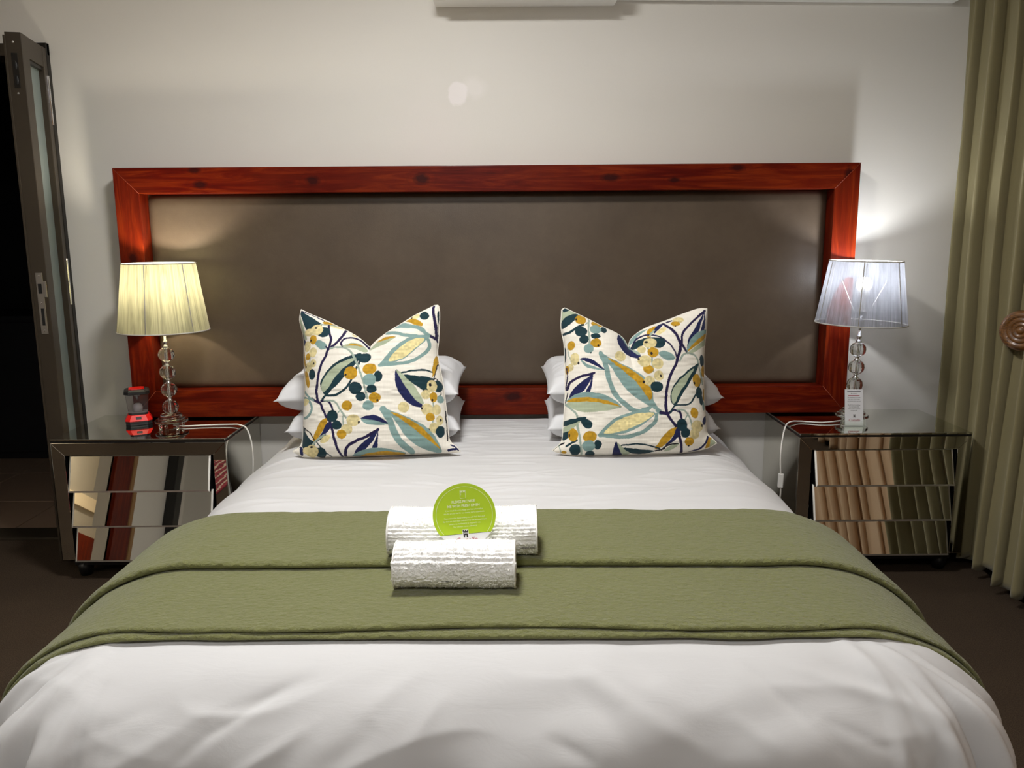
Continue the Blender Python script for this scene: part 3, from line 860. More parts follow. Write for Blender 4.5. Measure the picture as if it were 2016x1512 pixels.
# ------------------------------------------------------------------ printed scatter cushions
COL = {
    'bg': srgb(231, 226, 214), 'dk': srgb(20, 50, 58), 'nv': srgb(26, 32, 76), 'st': srgb(32, 24, 64), 'tl': srgb(126, 154, 150),
    'sg': srgb(166, 176, 150), 'mu': srgb(182, 140, 34), 'ye': srgb(222, 208, 152), 'cr': srgb(206, 192, 142), 'so': srgb(150, 164, 152), 'bk': srgb(24, 22, 30)}
def P_(c, *p): return ('p', c, p)
def S_(c, w, *p): return ('s', c, w, p)
def B_(c, x, y, rx, ry=None): return ('b', c, x, y, rx, ry or rx)
LEFT = [
    # upper left leaf
    P_('sg', (200, 190), (235, 260), (285, 400), (270, 420), (235, 340)), P_('dk', (205, 158), (285, 200), (412, 290), (385, 320), (285, 336), (240, 250)),
    S_('st', 8, (215, 155), (320, 195), (410, 245), (460, 285)), P_('mu', (410, 270), (460, 255), (560, 300), (480, 302)), P_('ye', (480, 302), (560, 298), (620, 320), (540, 322)),
    S_('so', 10, (400, 290), (470, 290), (540, 298)), P_('ye', (660, 350), (715, 378), (690, 392)),
    # stems
    S_('st', 18, (600, 1415), (560, 1300), (525, 1150), (480, 1080), (440, 990), (410, 955), (395, 880), (405, 780), (430, 650), (470, 570), (490, 520), (540, 480), (590, 410), (618, 330)),
    S_('st', 16, (492, 520), (510, 440), (490, 370), (470, 300)), S_('st', 16, (420, 975), (375, 945), (350, 930)),
    # dark leaf
    P_('dk', (480, 915), (440, 860), (430, 800), (470, 720), (540, 650), (640, 590), (762, 545), (740, 625), (680, 705), (600, 800), (520, 880)),
    P_('sg', (455, 885), (440, 820), (480, 740), (560, 660), (690, 597), (722, 600), (620, 690), (560, 760), (500, 850)),
    S_('dk', 15, (440, 960), (485, 912), (560, 910), (640, 865), (690, 790), (750, 640), (757, 560)),
    S_('so', 14, (510, 510), (570, 500), (640, 510), (690, 550), (720, 610), (760, 700), (800, 810), (832, 940)),
    S_('st', 14, (440, 958), (500, 960), (530, 1000), (545, 1060)), S_('so', 12, (470, 952), (560, 968), (610, 1040), (655, 1100)), S_('so', 8, (590, 1060), (612, 1030)), S_('so', 8, (632, 1080), (630, 1170)),
    # berries in the middle
    B_('dk', 795, 590, 52, 46), B_('dk', 920, 756, 36, 46), B_('mu', 688, 725, 56, 54), B_('bk', 647, 742, 9, 11), B_('mu', 845, 690, 60, 50), B_('tl', 848, 782, 57, 52),
    B_('dk', 730, 852, 56, 52), B_('dk', 868, 860, 43, 36), B_('dk', 776, 925, 41, 40), B_('mu', 894, 934, 49, 44), B_('bk', 915, 956, 10), B_('tl', 840, 1000, 46, 42),
    B_('mu', 663, 1000, 44, 42), B_('cr', 1135, 1015, 48, 44),
    B_('dk', 540, 1085, 48, 50), B_('dk', 576, 1160, 42, 38), B_('cr', 715, 1122, 56, 50), B_('bk', 766, 1140, 9, 12), B_('cr', 660, 1195, 50, 44), B_('mu', 618, 1236, 42, 38),
    # small leaf
    P_('tl', (780, 1110), (850, 1085), (940, 1105), (1010, 1156), (900, 1165), (820, 1150)), P_('nv', (775, 1105), (850, 1080), (930, 1090), (1012, 1157), (900, 1125), (820, 1112)),
    # lower left
    P_('mu', (358, 1292), (390, 1210), (430, 1130), (482, 1100), (495, 1142), (450, 1212), (400, 1280)), P_('nv', (495, 1138), (532, 1160), (490, 1222), (430, 1262), (398, 1292), (452, 1214)),
    P_('dk', (255, 1168), (330, 1250), (385, 1310), (330, 1350), (262, 1335)), P_('bg', (280, 1200), (340, 1245), (370, 1290), (330, 1262)), S_('bk', 8, (258, 1165), (330, 1215), (390, 1290)), S_('bk', 8, (390, 1300), (440, 1270), (480, 1240)),
    P_('ye', (430, 1290), (470, 1250), (525, 1240), (500, 1290), (450, 1310)), S_('so', 14, (360, 1320), (420, 1270), (470, 1240)),
    P_('nv', (232, 1345), (262, 1340), (268, 1400), (240, 1400)), B_('dk', 425, 1385, 54, 42), B_('cr', 350, 1372, 58, 52), B_('cr', 300, 1365, 36, 30), B_('bk', 348, 1338, 14, 8), S_('dk', 8, (400, 1300), (450, 1360), (510, 1415)),
    S_('tl', 18, (272, 920), (330, 955), (352, 1020), (310, 1085), (268, 1090)), P_('ye', (270, 930), (325, 945), (300, 980), (268, 985)), S_('tl', 16, (280, 870), (320, 920), (365, 945)),
    # left column
    P_('mu', (248, 490), (272, 560), (292, 690), (262, 630)), P_('nv', (240, 360), (262, 410), (280, 450), (262, 470), (245, 430)),
    S_('so', 9, (330, 560), (325, 620)), P_('tl', (368, 450), (410, 435), (462, 460), (478, 500), (430, 520), (388, 490)), S_('st', 10, (470, 495), (490, 515)),
    B_('dk', 435, 360, 58, 48), B_('cr', 378, 340, 54, 50), B_('bk', 369, 323, 14, 9), B_('cr', 312, 362, 44, 34), B_('mu', 350, 427, 34, 40), B_('bk', 330, 435, 8, 12),
    B_('cr', 296, 482, 34, 46), B_('cr', 354, 538, 34, 44), B_('mu', 306, 572, 24, 30), B_('cr', 360, 632, 30, 36), B_('bk', 366, 636, 8, 11), B_('cr', 312, 662, 34, 42), B_('bk', 287, 660, 5, 12), B_('dk', 350, 726, 32, 46),
    P_('mu', (272, 690), (305, 710), (328, 800), (308, 838), (280, 760)),
    # leaf at the dip
    S_('st', 13, (612, 492), (592, 462), (620, 420), (680, 405), (750, 430), (818, 495)), P_('sg', (608, 492), (680, 455), (750, 462), (808, 512), (790, 535), (720, 515)), P_('mu', (640, 482), (700, 462), (770, 482), (700, 480)),
    P_('sg', (818, 512), (880, 445), (960, 412), (1056, 408), (980, 462), (900, 490)), P_('mu', (878, 444), (960, 404), (1054, 408), (960, 432)),
    # top right leaves
    P_('tl', (1028, 322), (1100, 280), (1200, 300), (1285, 328), (1300, 360), (1200, 338), (1110, 326)), P_('mu', (1125, 262), (1200, 238), (1275, 282), (1270, 316), (1210, 300), (1160, 274)),
    B_('ye', 1212, 215, 40, 30), B_('bk', 1178, 232, 9, 8), B_('dk', 1290, 216, 42, 40),
    S_('tl', 26, (965, 365), (1050, 372), (1150, 400), (1250, 408), (1330, 402)), S_('tl', 24, (1250, 332), (1300, 368), (1340, 395)), S_('tl', 18, (1310, 400), (1352, 405)),
    P_('tl', (928, 662), (970, 590), (1050, 500), (1150, 430), (1260, 408), (1312, 428), (1250, 500), (1150, 592), (1030, 642)),
    P_('ye', (1005, 618), (1060, 540), (1150, 462), (1240, 422), (1298, 427), (1240, 500), (1140, 588), (1050, 622)),
    S_('tl', 24, (930, 660), (1060, 650), (1180, 630), (1280, 570), (1338, 500), (1330, 440), (1308, 415)),
    S_('st', 20, (1365, 118), (1370, 200), (1386, 300), (1392, 412), (1352, 400)), S_('st', 10, (1392, 410), (1412, 376)), S_('st', 12, (1392, 410), (1402, 440)), P_('dk', (1398, 200), (1414, 170), (1414, 290)),
    # right middle leaves
    P_('nv', (1070, 698), (1060, 780), (1090, 880), (1160, 970), (1240, 1012), (1292, 1004), (1240, 905), (1170, 790), (1110, 730)),
    P_('sg', (1072, 700), (1130, 738), (1210, 820), (1270, 910), (1302, 988), (1240, 960), (1170, 870), (1110, 780)),
    P_('dk', (1138, 740), (1240, 750), (1382, 768), (1345, 830), (1320, 882), (1260, 852), (1190, 800)), S_('dk', 12, (1118, 725), (1200, 706), (1300, 698), (1372, 716)),
    P_('mu', (1392, 565), (1412, 610), (1392, 700), (1366, 752), (1370, 640)), S_('bk', 6, (1380, 760), (1400, 660), (1412, 640)), S_('bk', 7, (1382, 765), (1412, 790), (1438, 900)),
    S_('so', 9, (1375, 960), (1378, 1060), (1375, 1140)),
    B_('dk', 1410, 832, 40, 50), B_('cr', 1362, 832, 40, 52), B_('bk', 1350, 822, 12, 15), B_('cr', 1315, 905, 40, 40), B_('mu', 1378, 928, 32, 44), B_('bk', 1367, 952, 9, 12), B_('tl', 1432, 940, 26, 36),
    B_('cr', 1328, 1032, 50, 50), B_('bk', 1284, 1022, 8, 10), B_('cr', 1402, 1032, 34, 44), B_('mu', 1353, 1096, 36, 36), B_('cr', 1428, 1122, 30, 40), B_('bk', 1438, 1118, 8, 12), B_('cr', 1386, 1186, 42, 42), B_('bk', 1343, 1205, 10, 12), B_('dk', 1433, 1218, 36, 50),
    S_('bk', 8, (1470, 1040), (1485, 1180), (1490, 1290)),
    # big leaf lower right
    S_('tl', 46, (962, 1032), (1015, 1110), (1050, 1210), (1100, 1300), (1190, 1380)),
    P_('tl', (955, 1022), (1080, 1060), (1200, 1110), (1320, 1180), (1400, 1270), (1440, 1385), (1330, 1375), (1220, 1320), (1130, 1230), (1060, 1120), (1000, 1050)),
    P_('mu', (1030, 1055), (1130, 1088), (1250, 1158), (1340, 1238), (1415, 1330), (1428, 1358), (1340, 1292), (1230, 1205), (1120, 1122)),
    # bottom leaves
    S_('st', 20, (628, 1412), (660, 1340), (740, 1290), (840, 1250), (925, 1198)), P_('nv', (705, 1408), (760, 1330), (840, 1270), (918, 1205), (880, 1290), (820, 1350), (745, 1402)), P_('nv', (868, 1352), (900, 1280), (922, 1205), (912, 1345)),
    P_('tl', (695, 1420), (780, 1370), (880, 1348), (1000, 1360), (1145, 1392), (1000, 1420)), P_('mu', (740, 1420), (880, 1386), (1000, 1378), (1135, 1398), (1000, 1420)),
    S_('nv', 16, (1500, 1372), (1550, 1360), (1590, 1345)), S_('nv', 10, (1520, 1325), (1560, 1345), (1590, 1385)), S_('bk', 6, (170, 1365), (200, 1345), (240, 1335)),
]
RIGHT = [
    P_('sg', (242, 160), (300, 118), (385, 165), (300, 192), (245, 236)), P_('dk', (242, 240), (300, 185), (388, 170), (345, 240), (248, 300)), P_('dk', (255, 125), (290, 108), (310, 130), (262, 150)),
    S_('dk', 18, (248, 350), (310, 338), (370, 300), (425, 275)),
    S_('so', 13, (478, 220), (466, 330), (472, 420), (466, 470)), S_('so', 8, (470, 250), (445, 270)),
    B_('mu', 405, 225, 50, 46), B_('bk', 365, 222, 8, 11), B_('mu', 548, 262, 54, 34), B_('dk', 603, 320, 28, 32), B_('tl', 530, 318, 52, 40), B_('dk', 402, 338, 52, 45), B_('dk', 525, 380, 42, 26), B_('dk', 425, 408, 40, 38),
    B_('mu', 525, 444, 46, 40), B_('bk', 543, 465, 9), B_('tl', 461, 492, 42, 40), B_('bk', 478, 530, 8, 7),
    B_('mu', 318, 455, 32, 40), S_('so', 7, (290, 480), (300, 540), (320, 610)), B_('cr', 346, 575, 36, 54), B_('cr', 310, 645, 24, 34), B_('bk', 376, 612, 8, 13), B_('mu', 283, 662, 16, 38), B_('dk', 264, 530, 16, 70),
    P_('tl', (395, 585), (450, 625), (520, 655), (590, 680), (500, 670), (430, 645)), P_('nv', (388, 580), (440, 568), (510, 600), (592, 680), (520, 645), (450, 605)),
    S_('st', 18, (280, 830), (310, 770), (380, 732), (502, 704)), P_('nv', (295, 900), (330, 830), (400, 772), (498, 710), (450, 800), (400, 862), (340, 885)), P_('nv', (428, 862), (460, 800), (498, 712), (466, 862)), S_('st', 8, (272, 820), (285, 720), (278, 650)), S_('bk', 7, (262, 950), (285, 860)),
    P_('tl', (270, 935), (340, 880), (430, 863), (540, 878), (640, 918), (722, 992), (640, 1000), (540, 980), (400, 950)), P_('sg', (280, 945), (420, 938), (560, 958), (705, 996), (600, 1022), (420, 1032), (330, 1002)),
    P_('mu', (278, 938), (350, 905), (480, 912), (600, 938), (718, 992), (600, 968), (460, 944)),
    S_('so', 14, (258, 950), (320, 1010), (355, 1060), (360, 1150), (380, 1250), (392, 1390)),
    P_('dk', (245, 1100), (340, 1080), (432, 1072), (380, 1112), (250, 1142)), P_('sg', (238, 1215), (250, 1152), (340, 1118), (385, 1108), (325, 1162), (280, 1190)), P_('dk', (233, 1205), (300, 1182), (335, 1162), (292, 1232), (240, 1262)),
    P_('dk', (390, 1100), (432, 1085), (478, 1120), (470, 1165), (420, 1165), (392, 1130)), S_('dk', 14, (268, 1312), (320, 1280), (355, 1262)),
    B_('mu', 322, 1218, 42, 54), B_('bk', 291, 1222, 7, 16), B_('mu', 460, 1236, 56, 48), B_('dk', 525, 1305, 32, 38), B_('dk', 338, 1342, 48, 46), B_('tl', 450, 1314, 54, 46), B_('dk', 465, 1378, 42, 24), B_('mu', 245, 1362, 22, 12), S_('so', 14, (380, 1250), (392, 1390)),
    B_('cr', 730, 558, 48, 45),
    # leaf at the dip
    P_('nv', (740, 348), (712, 400), (730, 470), (790, 540), (860, 577), (908, 576), (880, 520), (835, 482), (790, 420)), P_('tl', (742, 352), (790, 395), (822, 440), (828, 492), (785, 430)), P_('so', (828, 485), (880, 512), (902, 550), (862, 530)),
    P_('tl', (792, 402), (860, 350), (980, 312), (900, 372), (830, 445)), P_('mu', (965, 385), (985, 318), (1050, 283), (1025, 340), (990, 392)), P_('nv', (1048, 292), (1118, 265), (1065, 330), (1022, 360)), P_('ye', (1040, 360), (1110, 300), (1130, 325), (1070, 372)),
    S_('st', 12, (1206, 590), (1180, 510), (1130, 440), (1050, 385), (960, 370), (880, 402), (835, 482)),
    P_('dk', (838, 492), (870, 425), (950, 395), (1060, 400), (1112, 430), (1098, 480), (1040, 492), (950, 460), (890, 482)), S_('so', 12, (985, 380), (1030, 330)),
    # big leaf
    S_('tl', 34, (562, 538), (600, 640), (620, 750), (670, 880), (760, 980), (850, 1030), (960, 1032)),
    P_('tl', (558, 535), (640, 578), (740, 628), (850, 690), (930, 760), (985, 870), (988, 960), (962, 985), (880, 942), (780, 862), (700, 750), (640, 655)),
    P_('mu', (620, 580), (720, 628), (830, 690), (920, 770), (978, 870), (972, 952), (930, 900), (860, 800), (760, 700)),
    S_('tl', 32, (978, 950), (1010, 1010), (1050, 1042)), S_('tl', 22, (900, 1015), (960, 1000), (985, 975)),
    # lower leaf
    P_('tl', (538, 1227), (590, 1150), (680, 1080), (800, 1040), (940, 1033), (1002, 1050), (940, 1112), (850, 1172), (740, 1212)), P_('ye', (575, 1214), (640, 1140), (740, 1080), (880, 1047), (992, 1050), (920, 1110), (800, 1170), (680, 1206)),
    S_('tl', 26, (540, 1226), (680, 1240), (800, 1235), (920, 1190), (1000, 1120), (1015, 1060)), B_('bg', 978, 1026, 26, 13),
    # berries
    S_('so', 11, (960, 480), (992, 580), (992, 700)),
    B_('cr', 985, 447, 54, 44), B_('bk', 957, 435, 14, 10), B_('cr', 915, 500, 34, 32), B_('mu', 1005, 530, 47, 44), B_('bk', 990, 539, 11, 13), B_('mu', 955, 676, 44, 40), B_('cr', 930, 604, 57, 52), B_('bk', 882, 586, 9, 11), B_('cr', 1040, 630, 46, 48),
    B_('cr', 1042, 732, 42, 42), B_('bk', 1060, 734, 9, 11), B_('cr', 962, 776, 46, 40), B_('bk', 915, 784, 10, 13), B_('dk', 1021, 827, 53, 46),
    P_('tl', (1048, 540), (1090, 518), (1150, 540), (1188, 585), (1140, 602), (1080, 582)),
    # stem
    S_('st', 20, (1242, 1375), (1225, 1290), (1190, 1180), (1150, 1120), (1110, 1060), (1095, 980), (1105, 860), (1140, 730), (1190, 640), (1206, 590), (1240, 490), (1230, 420), (1180, 330), (1115, 270)),
    S_('st', 22, (1112, 1056), (1050, 1042)), S_('st', 16, (1115, 1050), (1160, 1020), (1215, 1040), (1230, 1105)), S_('dk', 12, (1130, 1045), (1175, 985), (1290, 972), (1355, 900), (1410, 780), (1440, 660)),
    # top right
    B_('cr', 1245, 235, 46, 30), B_('mu', 1216, 272, 40, 24), B_('bk', 1212, 295, 8, 6), S_('st', 10, (1145, 255), (1190, 240)),
    S_('st', 16, (1290, 522), (1254, 440), (1280, 340), (1380, 240), (1490, 143)), P_('nv', (1298, 512), (1310, 420), (1380, 310), (1488, 148), (1440, 270), (1400, 370), (1340, 440)), P_('nv', (1425, 355), (1468, 230), (1490, 148), (1472, 315)),
    P_('tl', (1292, 522), (1330, 420), (1400, 352), (1500, 310), (1494, 350), (1400, 420)), P_('mu', (1296, 522), (1380, 428), (1494, 345), (1492, 375), (1400, 452)), P_('sg', (1305, 528), (1400, 458), (1492, 385), (1484, 440), (1400, 502), (1340, 534)),
    S_('so', 13, (1228, 602), (1260, 550), (1320, 535), (1380, 570), (1402, 640), (1435, 790)),
    # dark leaf on the right
    P_('dk', (1172, 985), (1138, 940), (1145, 860), (1200, 770), (1290, 690), (1398, 618), (1370, 700), (1300, 800), (1220, 922)), P_('sg', (1152, 955), (1150, 870), (1210, 780), (1300, 700), (1352, 668), (1290, 770), (1220, 870), (1172, 958)),
    B_('dk', 1437, 592, 26, 52), B_('mu', 1375, 766, 38, 54), B_('bk', 1352, 790, 8, 12), B_('mu', 1446, 682, 20, 52), B_('dk', 1395, 870, 32, 50), B_('dk', 1418, 932, 20, 44), B_('mu', 1450, 880, 14, 50), B_('tl', 1440, 980, 14, 40),
    B_('mu', 1344, 1043, 38, 44), S_('so', 12, (1190, 1015), (1260, 1030), (1310, 1110), (1322, 1180)), S_('so', 9, (1260, 1100), (1285, 1045)),
    B_('dk', 1230, 1147, 48, 52), B_('dk', 1262, 1212, 40, 40), B_('cr', 1370, 1152, 56, 48), B_('bk', 1414, 1146, 7, 14), B_('cr', 1345, 1220, 44, 42), B_('mu', 1300, 1282, 42, 36), B_('bk', 1298, 1316, 10, 6), P_('nv', (1422, 1112), (1452, 1060), (1472, 1090), (1440, 1142)),
    P_('mu', (1005, 1345), (1060, 1250), (1130, 1182), (1186, 1168), (1150, 1242), (1080, 1315)), P_('nv', (1185, 1168), (1218, 1220), (1160, 1282), (1085, 1316), (1150, 1250)), P_('sg', (1085, 1360), (1140, 1312), (1210, 1300), (1160, 1345)),
    P_('nv', (656, 1390), (662, 1320), (680, 1282), (720, 1330), (735, 1390)), P_('sg', (688, 1290), (740, 1330), (805, 1372), (740, 1385)), P_('dk', (740, 1332), (850, 1340), (1005, 1360), (920, 1380), (810, 1374)), S_('dk', 10, (725, 1310), (880, 1303), (980, 1320), (1045, 1340)), S_('bk', 9, (1060, 1350), (1120, 1310), (1200, 1300)), S_('bk', 9, (1010, 1360), (1090, 1340)),
    P_('mu', (1470, 1240), (1530, 1270), (1500, 1320), (1455, 1340)), P_('sg', (1500, 1255), (1556, 1290), (1520, 1320), (1490, 1330)), S_('nv', 14, (1300, 1375), (1400, 1340), (1450, 1290), (1472, 1240)), S_('bk', 12, (150, 1345), (195, 1305), (245, 1285)), S_('so', 6, (200, 1300), (220, 1360)),
]

def paint(pts, prims):
    n = len(pts)
    x, y = pts[:, 0], pts[:, 1]
    wob = 3.0 * vnoise(x / 38, y / 38, 71)
    x = x + wob; y = y + 3.0 * vnoise(x / 34, y / 34, 72)
    weave = 1 + 0.035 * vnoise(x / 5, y / 60, 73) + 0.03 * vnoise(x / 70, y / 4, 74)
    tone = 1 + 0.18 * vnoise(x / 16, y / 16, 75)
    col = np.ones((n, 3)) * np.array(COL['bg'])
    for pr in prims:
        c = np.array(COL[pr[1]])
        if pr[0] == 'b':
            _, _, bx, by, rx, ry = pr
            m = ((x - bx) / rx) ** 2 + ((y - by) / ry) ** 2 < 1
        elif pr[0] == 'p':
            P = np.array(catmull(pr[2], 6, True))
            lo, hi = P.min(0), P.max(0)
            sel = np.where((x > lo[0]) & (x < hi[0]) & (y > lo[1]) & (y < hi[1]))[0]
            xs, ys = x[sel], y[sel]
            ins = np.zeros(len(sel), bool)
            for i in range(len(P)):
                (x1, y1), (x2, y2) = P[i], P[(i + 1) % len(P)]
                if y1 == y2: continue
                cr = ((y1 > ys) != (y2 > ys)) & (xs < (x2 - x1) * (ys - y1) / (y2 - y1) + x1)
                ins ^= cr
            m = np.zeros(n, bool); m[sel[ins]] = True
        else:
            w = pr[2] / 1.65
            P = np.array(catmull(pr[3], 6))
            lo, hi = P.min(0) - w, P.max(0) + w
            sel = np.where((x > lo[0]) & (x < hi[0]) & (y > lo[1]) & (y < hi[1]))[0]
            xs, ys = x[sel], y[sel]
            ins = np.zeros(len(sel), bool)
            for i in range(len(P) - 1):
                a, b = P[i], P[i + 1]
                d = b - a; L2 = d @ d + 1e-9
                t = np.clip(((xs - a[0]) * d[0] + (ys - a[1]) * d[1]) / L2, 0, 1)
                ins |= (xs - a[0] - t * d[0]) ** 2 + (ys - a[1] - t * d[1]) ** 2 < w * w
            m = np.zeros(n, bool); m[sel[ins]] = True
        if pr[1] in ('mu', 'cr', 'ye'):
            col[m] = c[None, :] * tone[m][:, None]
        else:
            col[m] = c
    return np.clip(col * weave[:, None], 0, 1)

def linen():
    t = NT('printed_linen')
    at = t.n('Attribute'); at.attribute_name = 'print'
    v = t.coords((1, 1, 1))
    w1 = t.noise(t.coords((60, 60, 700)), 1.0, 2); w2 = t.noise(t.coords((700, 60, 60)), 1.0, 2)
    return t.done(t.principled(at.outputs['Color'], 0.8, normal=t.bump(t.math('ADD', w1, w2), 0.12, 0.002), Sheen_Weight=0.1, Specular_IOR_Level=0.2))
M['linen'] = linen()

def resample(pts, n):
    P = np.array(catmull(pts, 10))
    s = np.concatenate([[0], np.cumsum(np.hypot(*(P[1:] - P[:-1]).T))])
    t = np.linspace(0, s[-1], n)
    return np.stack([np.interp(t, s, P[:, 0]), np.interp(t, s, P[:, 1])], -1)

def resample2(a, b, n):
    """two smooth pieces meeting in a sharp dip at the middle"""
    k = n // 2
    A = resample(a, k + 1); B = resample(b, n - k)
    return np.vstack([A[:-1], B])

SC = 0.000421
def cushion(outline, prims, origin_px, base, lean, rz, thick, label, dip):
    n = 380
    T = resample2(outline['t1'], outline['t2'], n)
    Bt = resample(outline['b'], n); Lf = resample(outline['l'], n); Rt = resample(outline['r'], n)
    u = np.linspace(0, 1, n)[:, None, None]; v = np.linspace(0, 1, n)[None, :, None]   # v up
    S = (1 - v) * Bt[:, None, :] + v * T[:, None, :] + (1 - u) * Lf[None, :, :] + u * Rt[None, :, :]
    S = S - ((1 - u) * (1 - v) * Bt[0] + u * (1 - v) * Bt[-1] + (1 - u) * v * T[0] + u * v * T[-1])
    px, py = S[..., 0], S[..., 1]
    U = (u[..., 0] * 2 - 1) * np.ones((1, n)); Vv = np.ones((n, 1)) * (v[..., 0] * 2 - 1)
    bul = (np.clip(1 - np.abs(U) ** 3.2, 0, 1) * np.clip(1 - np.abs(Vv) ** 3.2, 0, 1)) ** 0.55
    # crease running down from the chopped top
    dx = (px - dip[0]) / 120.0; dyy = np.clip((dip[1] + 260 - py) / 330.0, 0, 1)
    chop = np.exp(-dx ** 2) * dyy ** 1.4
    depth = thick * bul * (1 - 0.55 * chop) + 0.004 * vnoise(px / 120, py / 120, 81) * bul + 0.0016 * vnoise(px / 90, py / 22, 82) * bul
    X = (px - origin_px[0]) * SC; Z = (origin_px[1] - py) * SC
    front = np.stack([X, -depth, Z], -1)
    back = np.stack([X, depth * 0.85, Z], -1)[::5, ::5]
    # make sure that the coarse back shares the outline
    nb = back.shape[0]
    F1 = grid_faces(n, n)
    col1 = paint(np.stack([px.ravel(), py.ravel()], -1), prims)
    me_v = np.concatenate([front.reshape(-1, 3), back.reshape(-1, 3)])
    F2 = grid_faces(nb, nb)[:, ::-1] + n * n
    o = mesh_obj('scatter_cushion', me_v, np.vstack([F1, F2]), M['linen'], None, True)
    ca = o.data.color_attributes.new('print', 'FLOAT_COLOR', 'POINT')
    col2 = col1.reshape(n, n, 3)[::5, ::5].reshape(-1, 3)
    allc = np.concatenate([col1, col2])
    ca.data.foreach_set('color', np.concatenate([allc, np.ones((len(allc), 1))], 1).astype(np.float32).ravel())
    o.location = base
    o.rotation_euler = (math.radians(-lean), 0, math.radians(rz))
    tag(o, label, 'cushion', 'botanical print scatter cushions')
    # piping along the seam
    ring = []
    for seq in (T, Rt[::-1], Bt[::-1], Lf):
        for p in seq[::8]:
            ring.append(((p[0] - origin_px[0]) * SC, 0.0, (origin_px[1] - p[1]) * SC))
    ring.append(ring[0])
    tube('seam', ring, 0.0022, M['seam'], o, seg=6, raw=True)
    return o
M['seam'] = cotton('cushion_seam_linen', COL['bg'], 0.05)
OL = {'t1': [(212, 140), (300, 185), (420, 235), (540, 295), (650, 350), (740, 410), (815, 482)], 't2': [(815, 482), (860, 430), (960, 350), (1080, 275), (1200, 200), (1310, 145), (1385, 108), (1408, 118)],
      'b': [(165, 1368), (215, 1395), (300, 1425), (500, 1424), (800, 1412), (1100, 1405), (1400, 1392), (1530, 1390), (1600, 1378)],
      'l': [(165, 1368), (225, 1335), (250, 1270), (256, 1100), (258, 850), (248, 600), (240, 400), (202, 240), (212, 140)],
      'r': [(1600, 1378), (1550, 1330), (1500, 1270), (1480, 1060), (1448, 800), (1402, 560), (1408, 420), (1416, 200), (1408, 118)]}
OR = {'t1': [(248, 122), (272, 108), (340, 140), (480, 210), (620, 285), (720, 335), (780, 385), (822, 470)], 't2': [(822, 470), (835, 400), (900, 335), (1000, 280), (1150, 228), (1300, 170), (1440, 124), (1512, 122)],
      'b': [(150, 1345), (200, 1362), (300, 1384), (500, 1390), (900, 1387), (1200, 1378), (1450, 1340), (1555, 1292)],
      'l': [(150, 1345), (205, 1300), (235, 1250), (250, 1080), (266, 880), (266, 620), (264, 430), (240, 280), (248, 122)],
      'r': [(1555, 1292), (1510, 1245), (1474, 1200), (1468, 1080), (1460, 900), (1466, 700), (1474, 500), (1504, 280), (1512, 122)]}
cushion(OL, LEFT, (865, 1420), (-0.495, 2.845, 0.607), 17, 0, 0.085, 'berry-print linen cushion propped on the left pillow stack', (815, 480))
cushion(OR, RIGHT, (855, 1388), (0.440, 2.850, 0.605), 17, 0, 0.085, 'berry-print linen cushion propped on the right pillow stack', (822, 470))

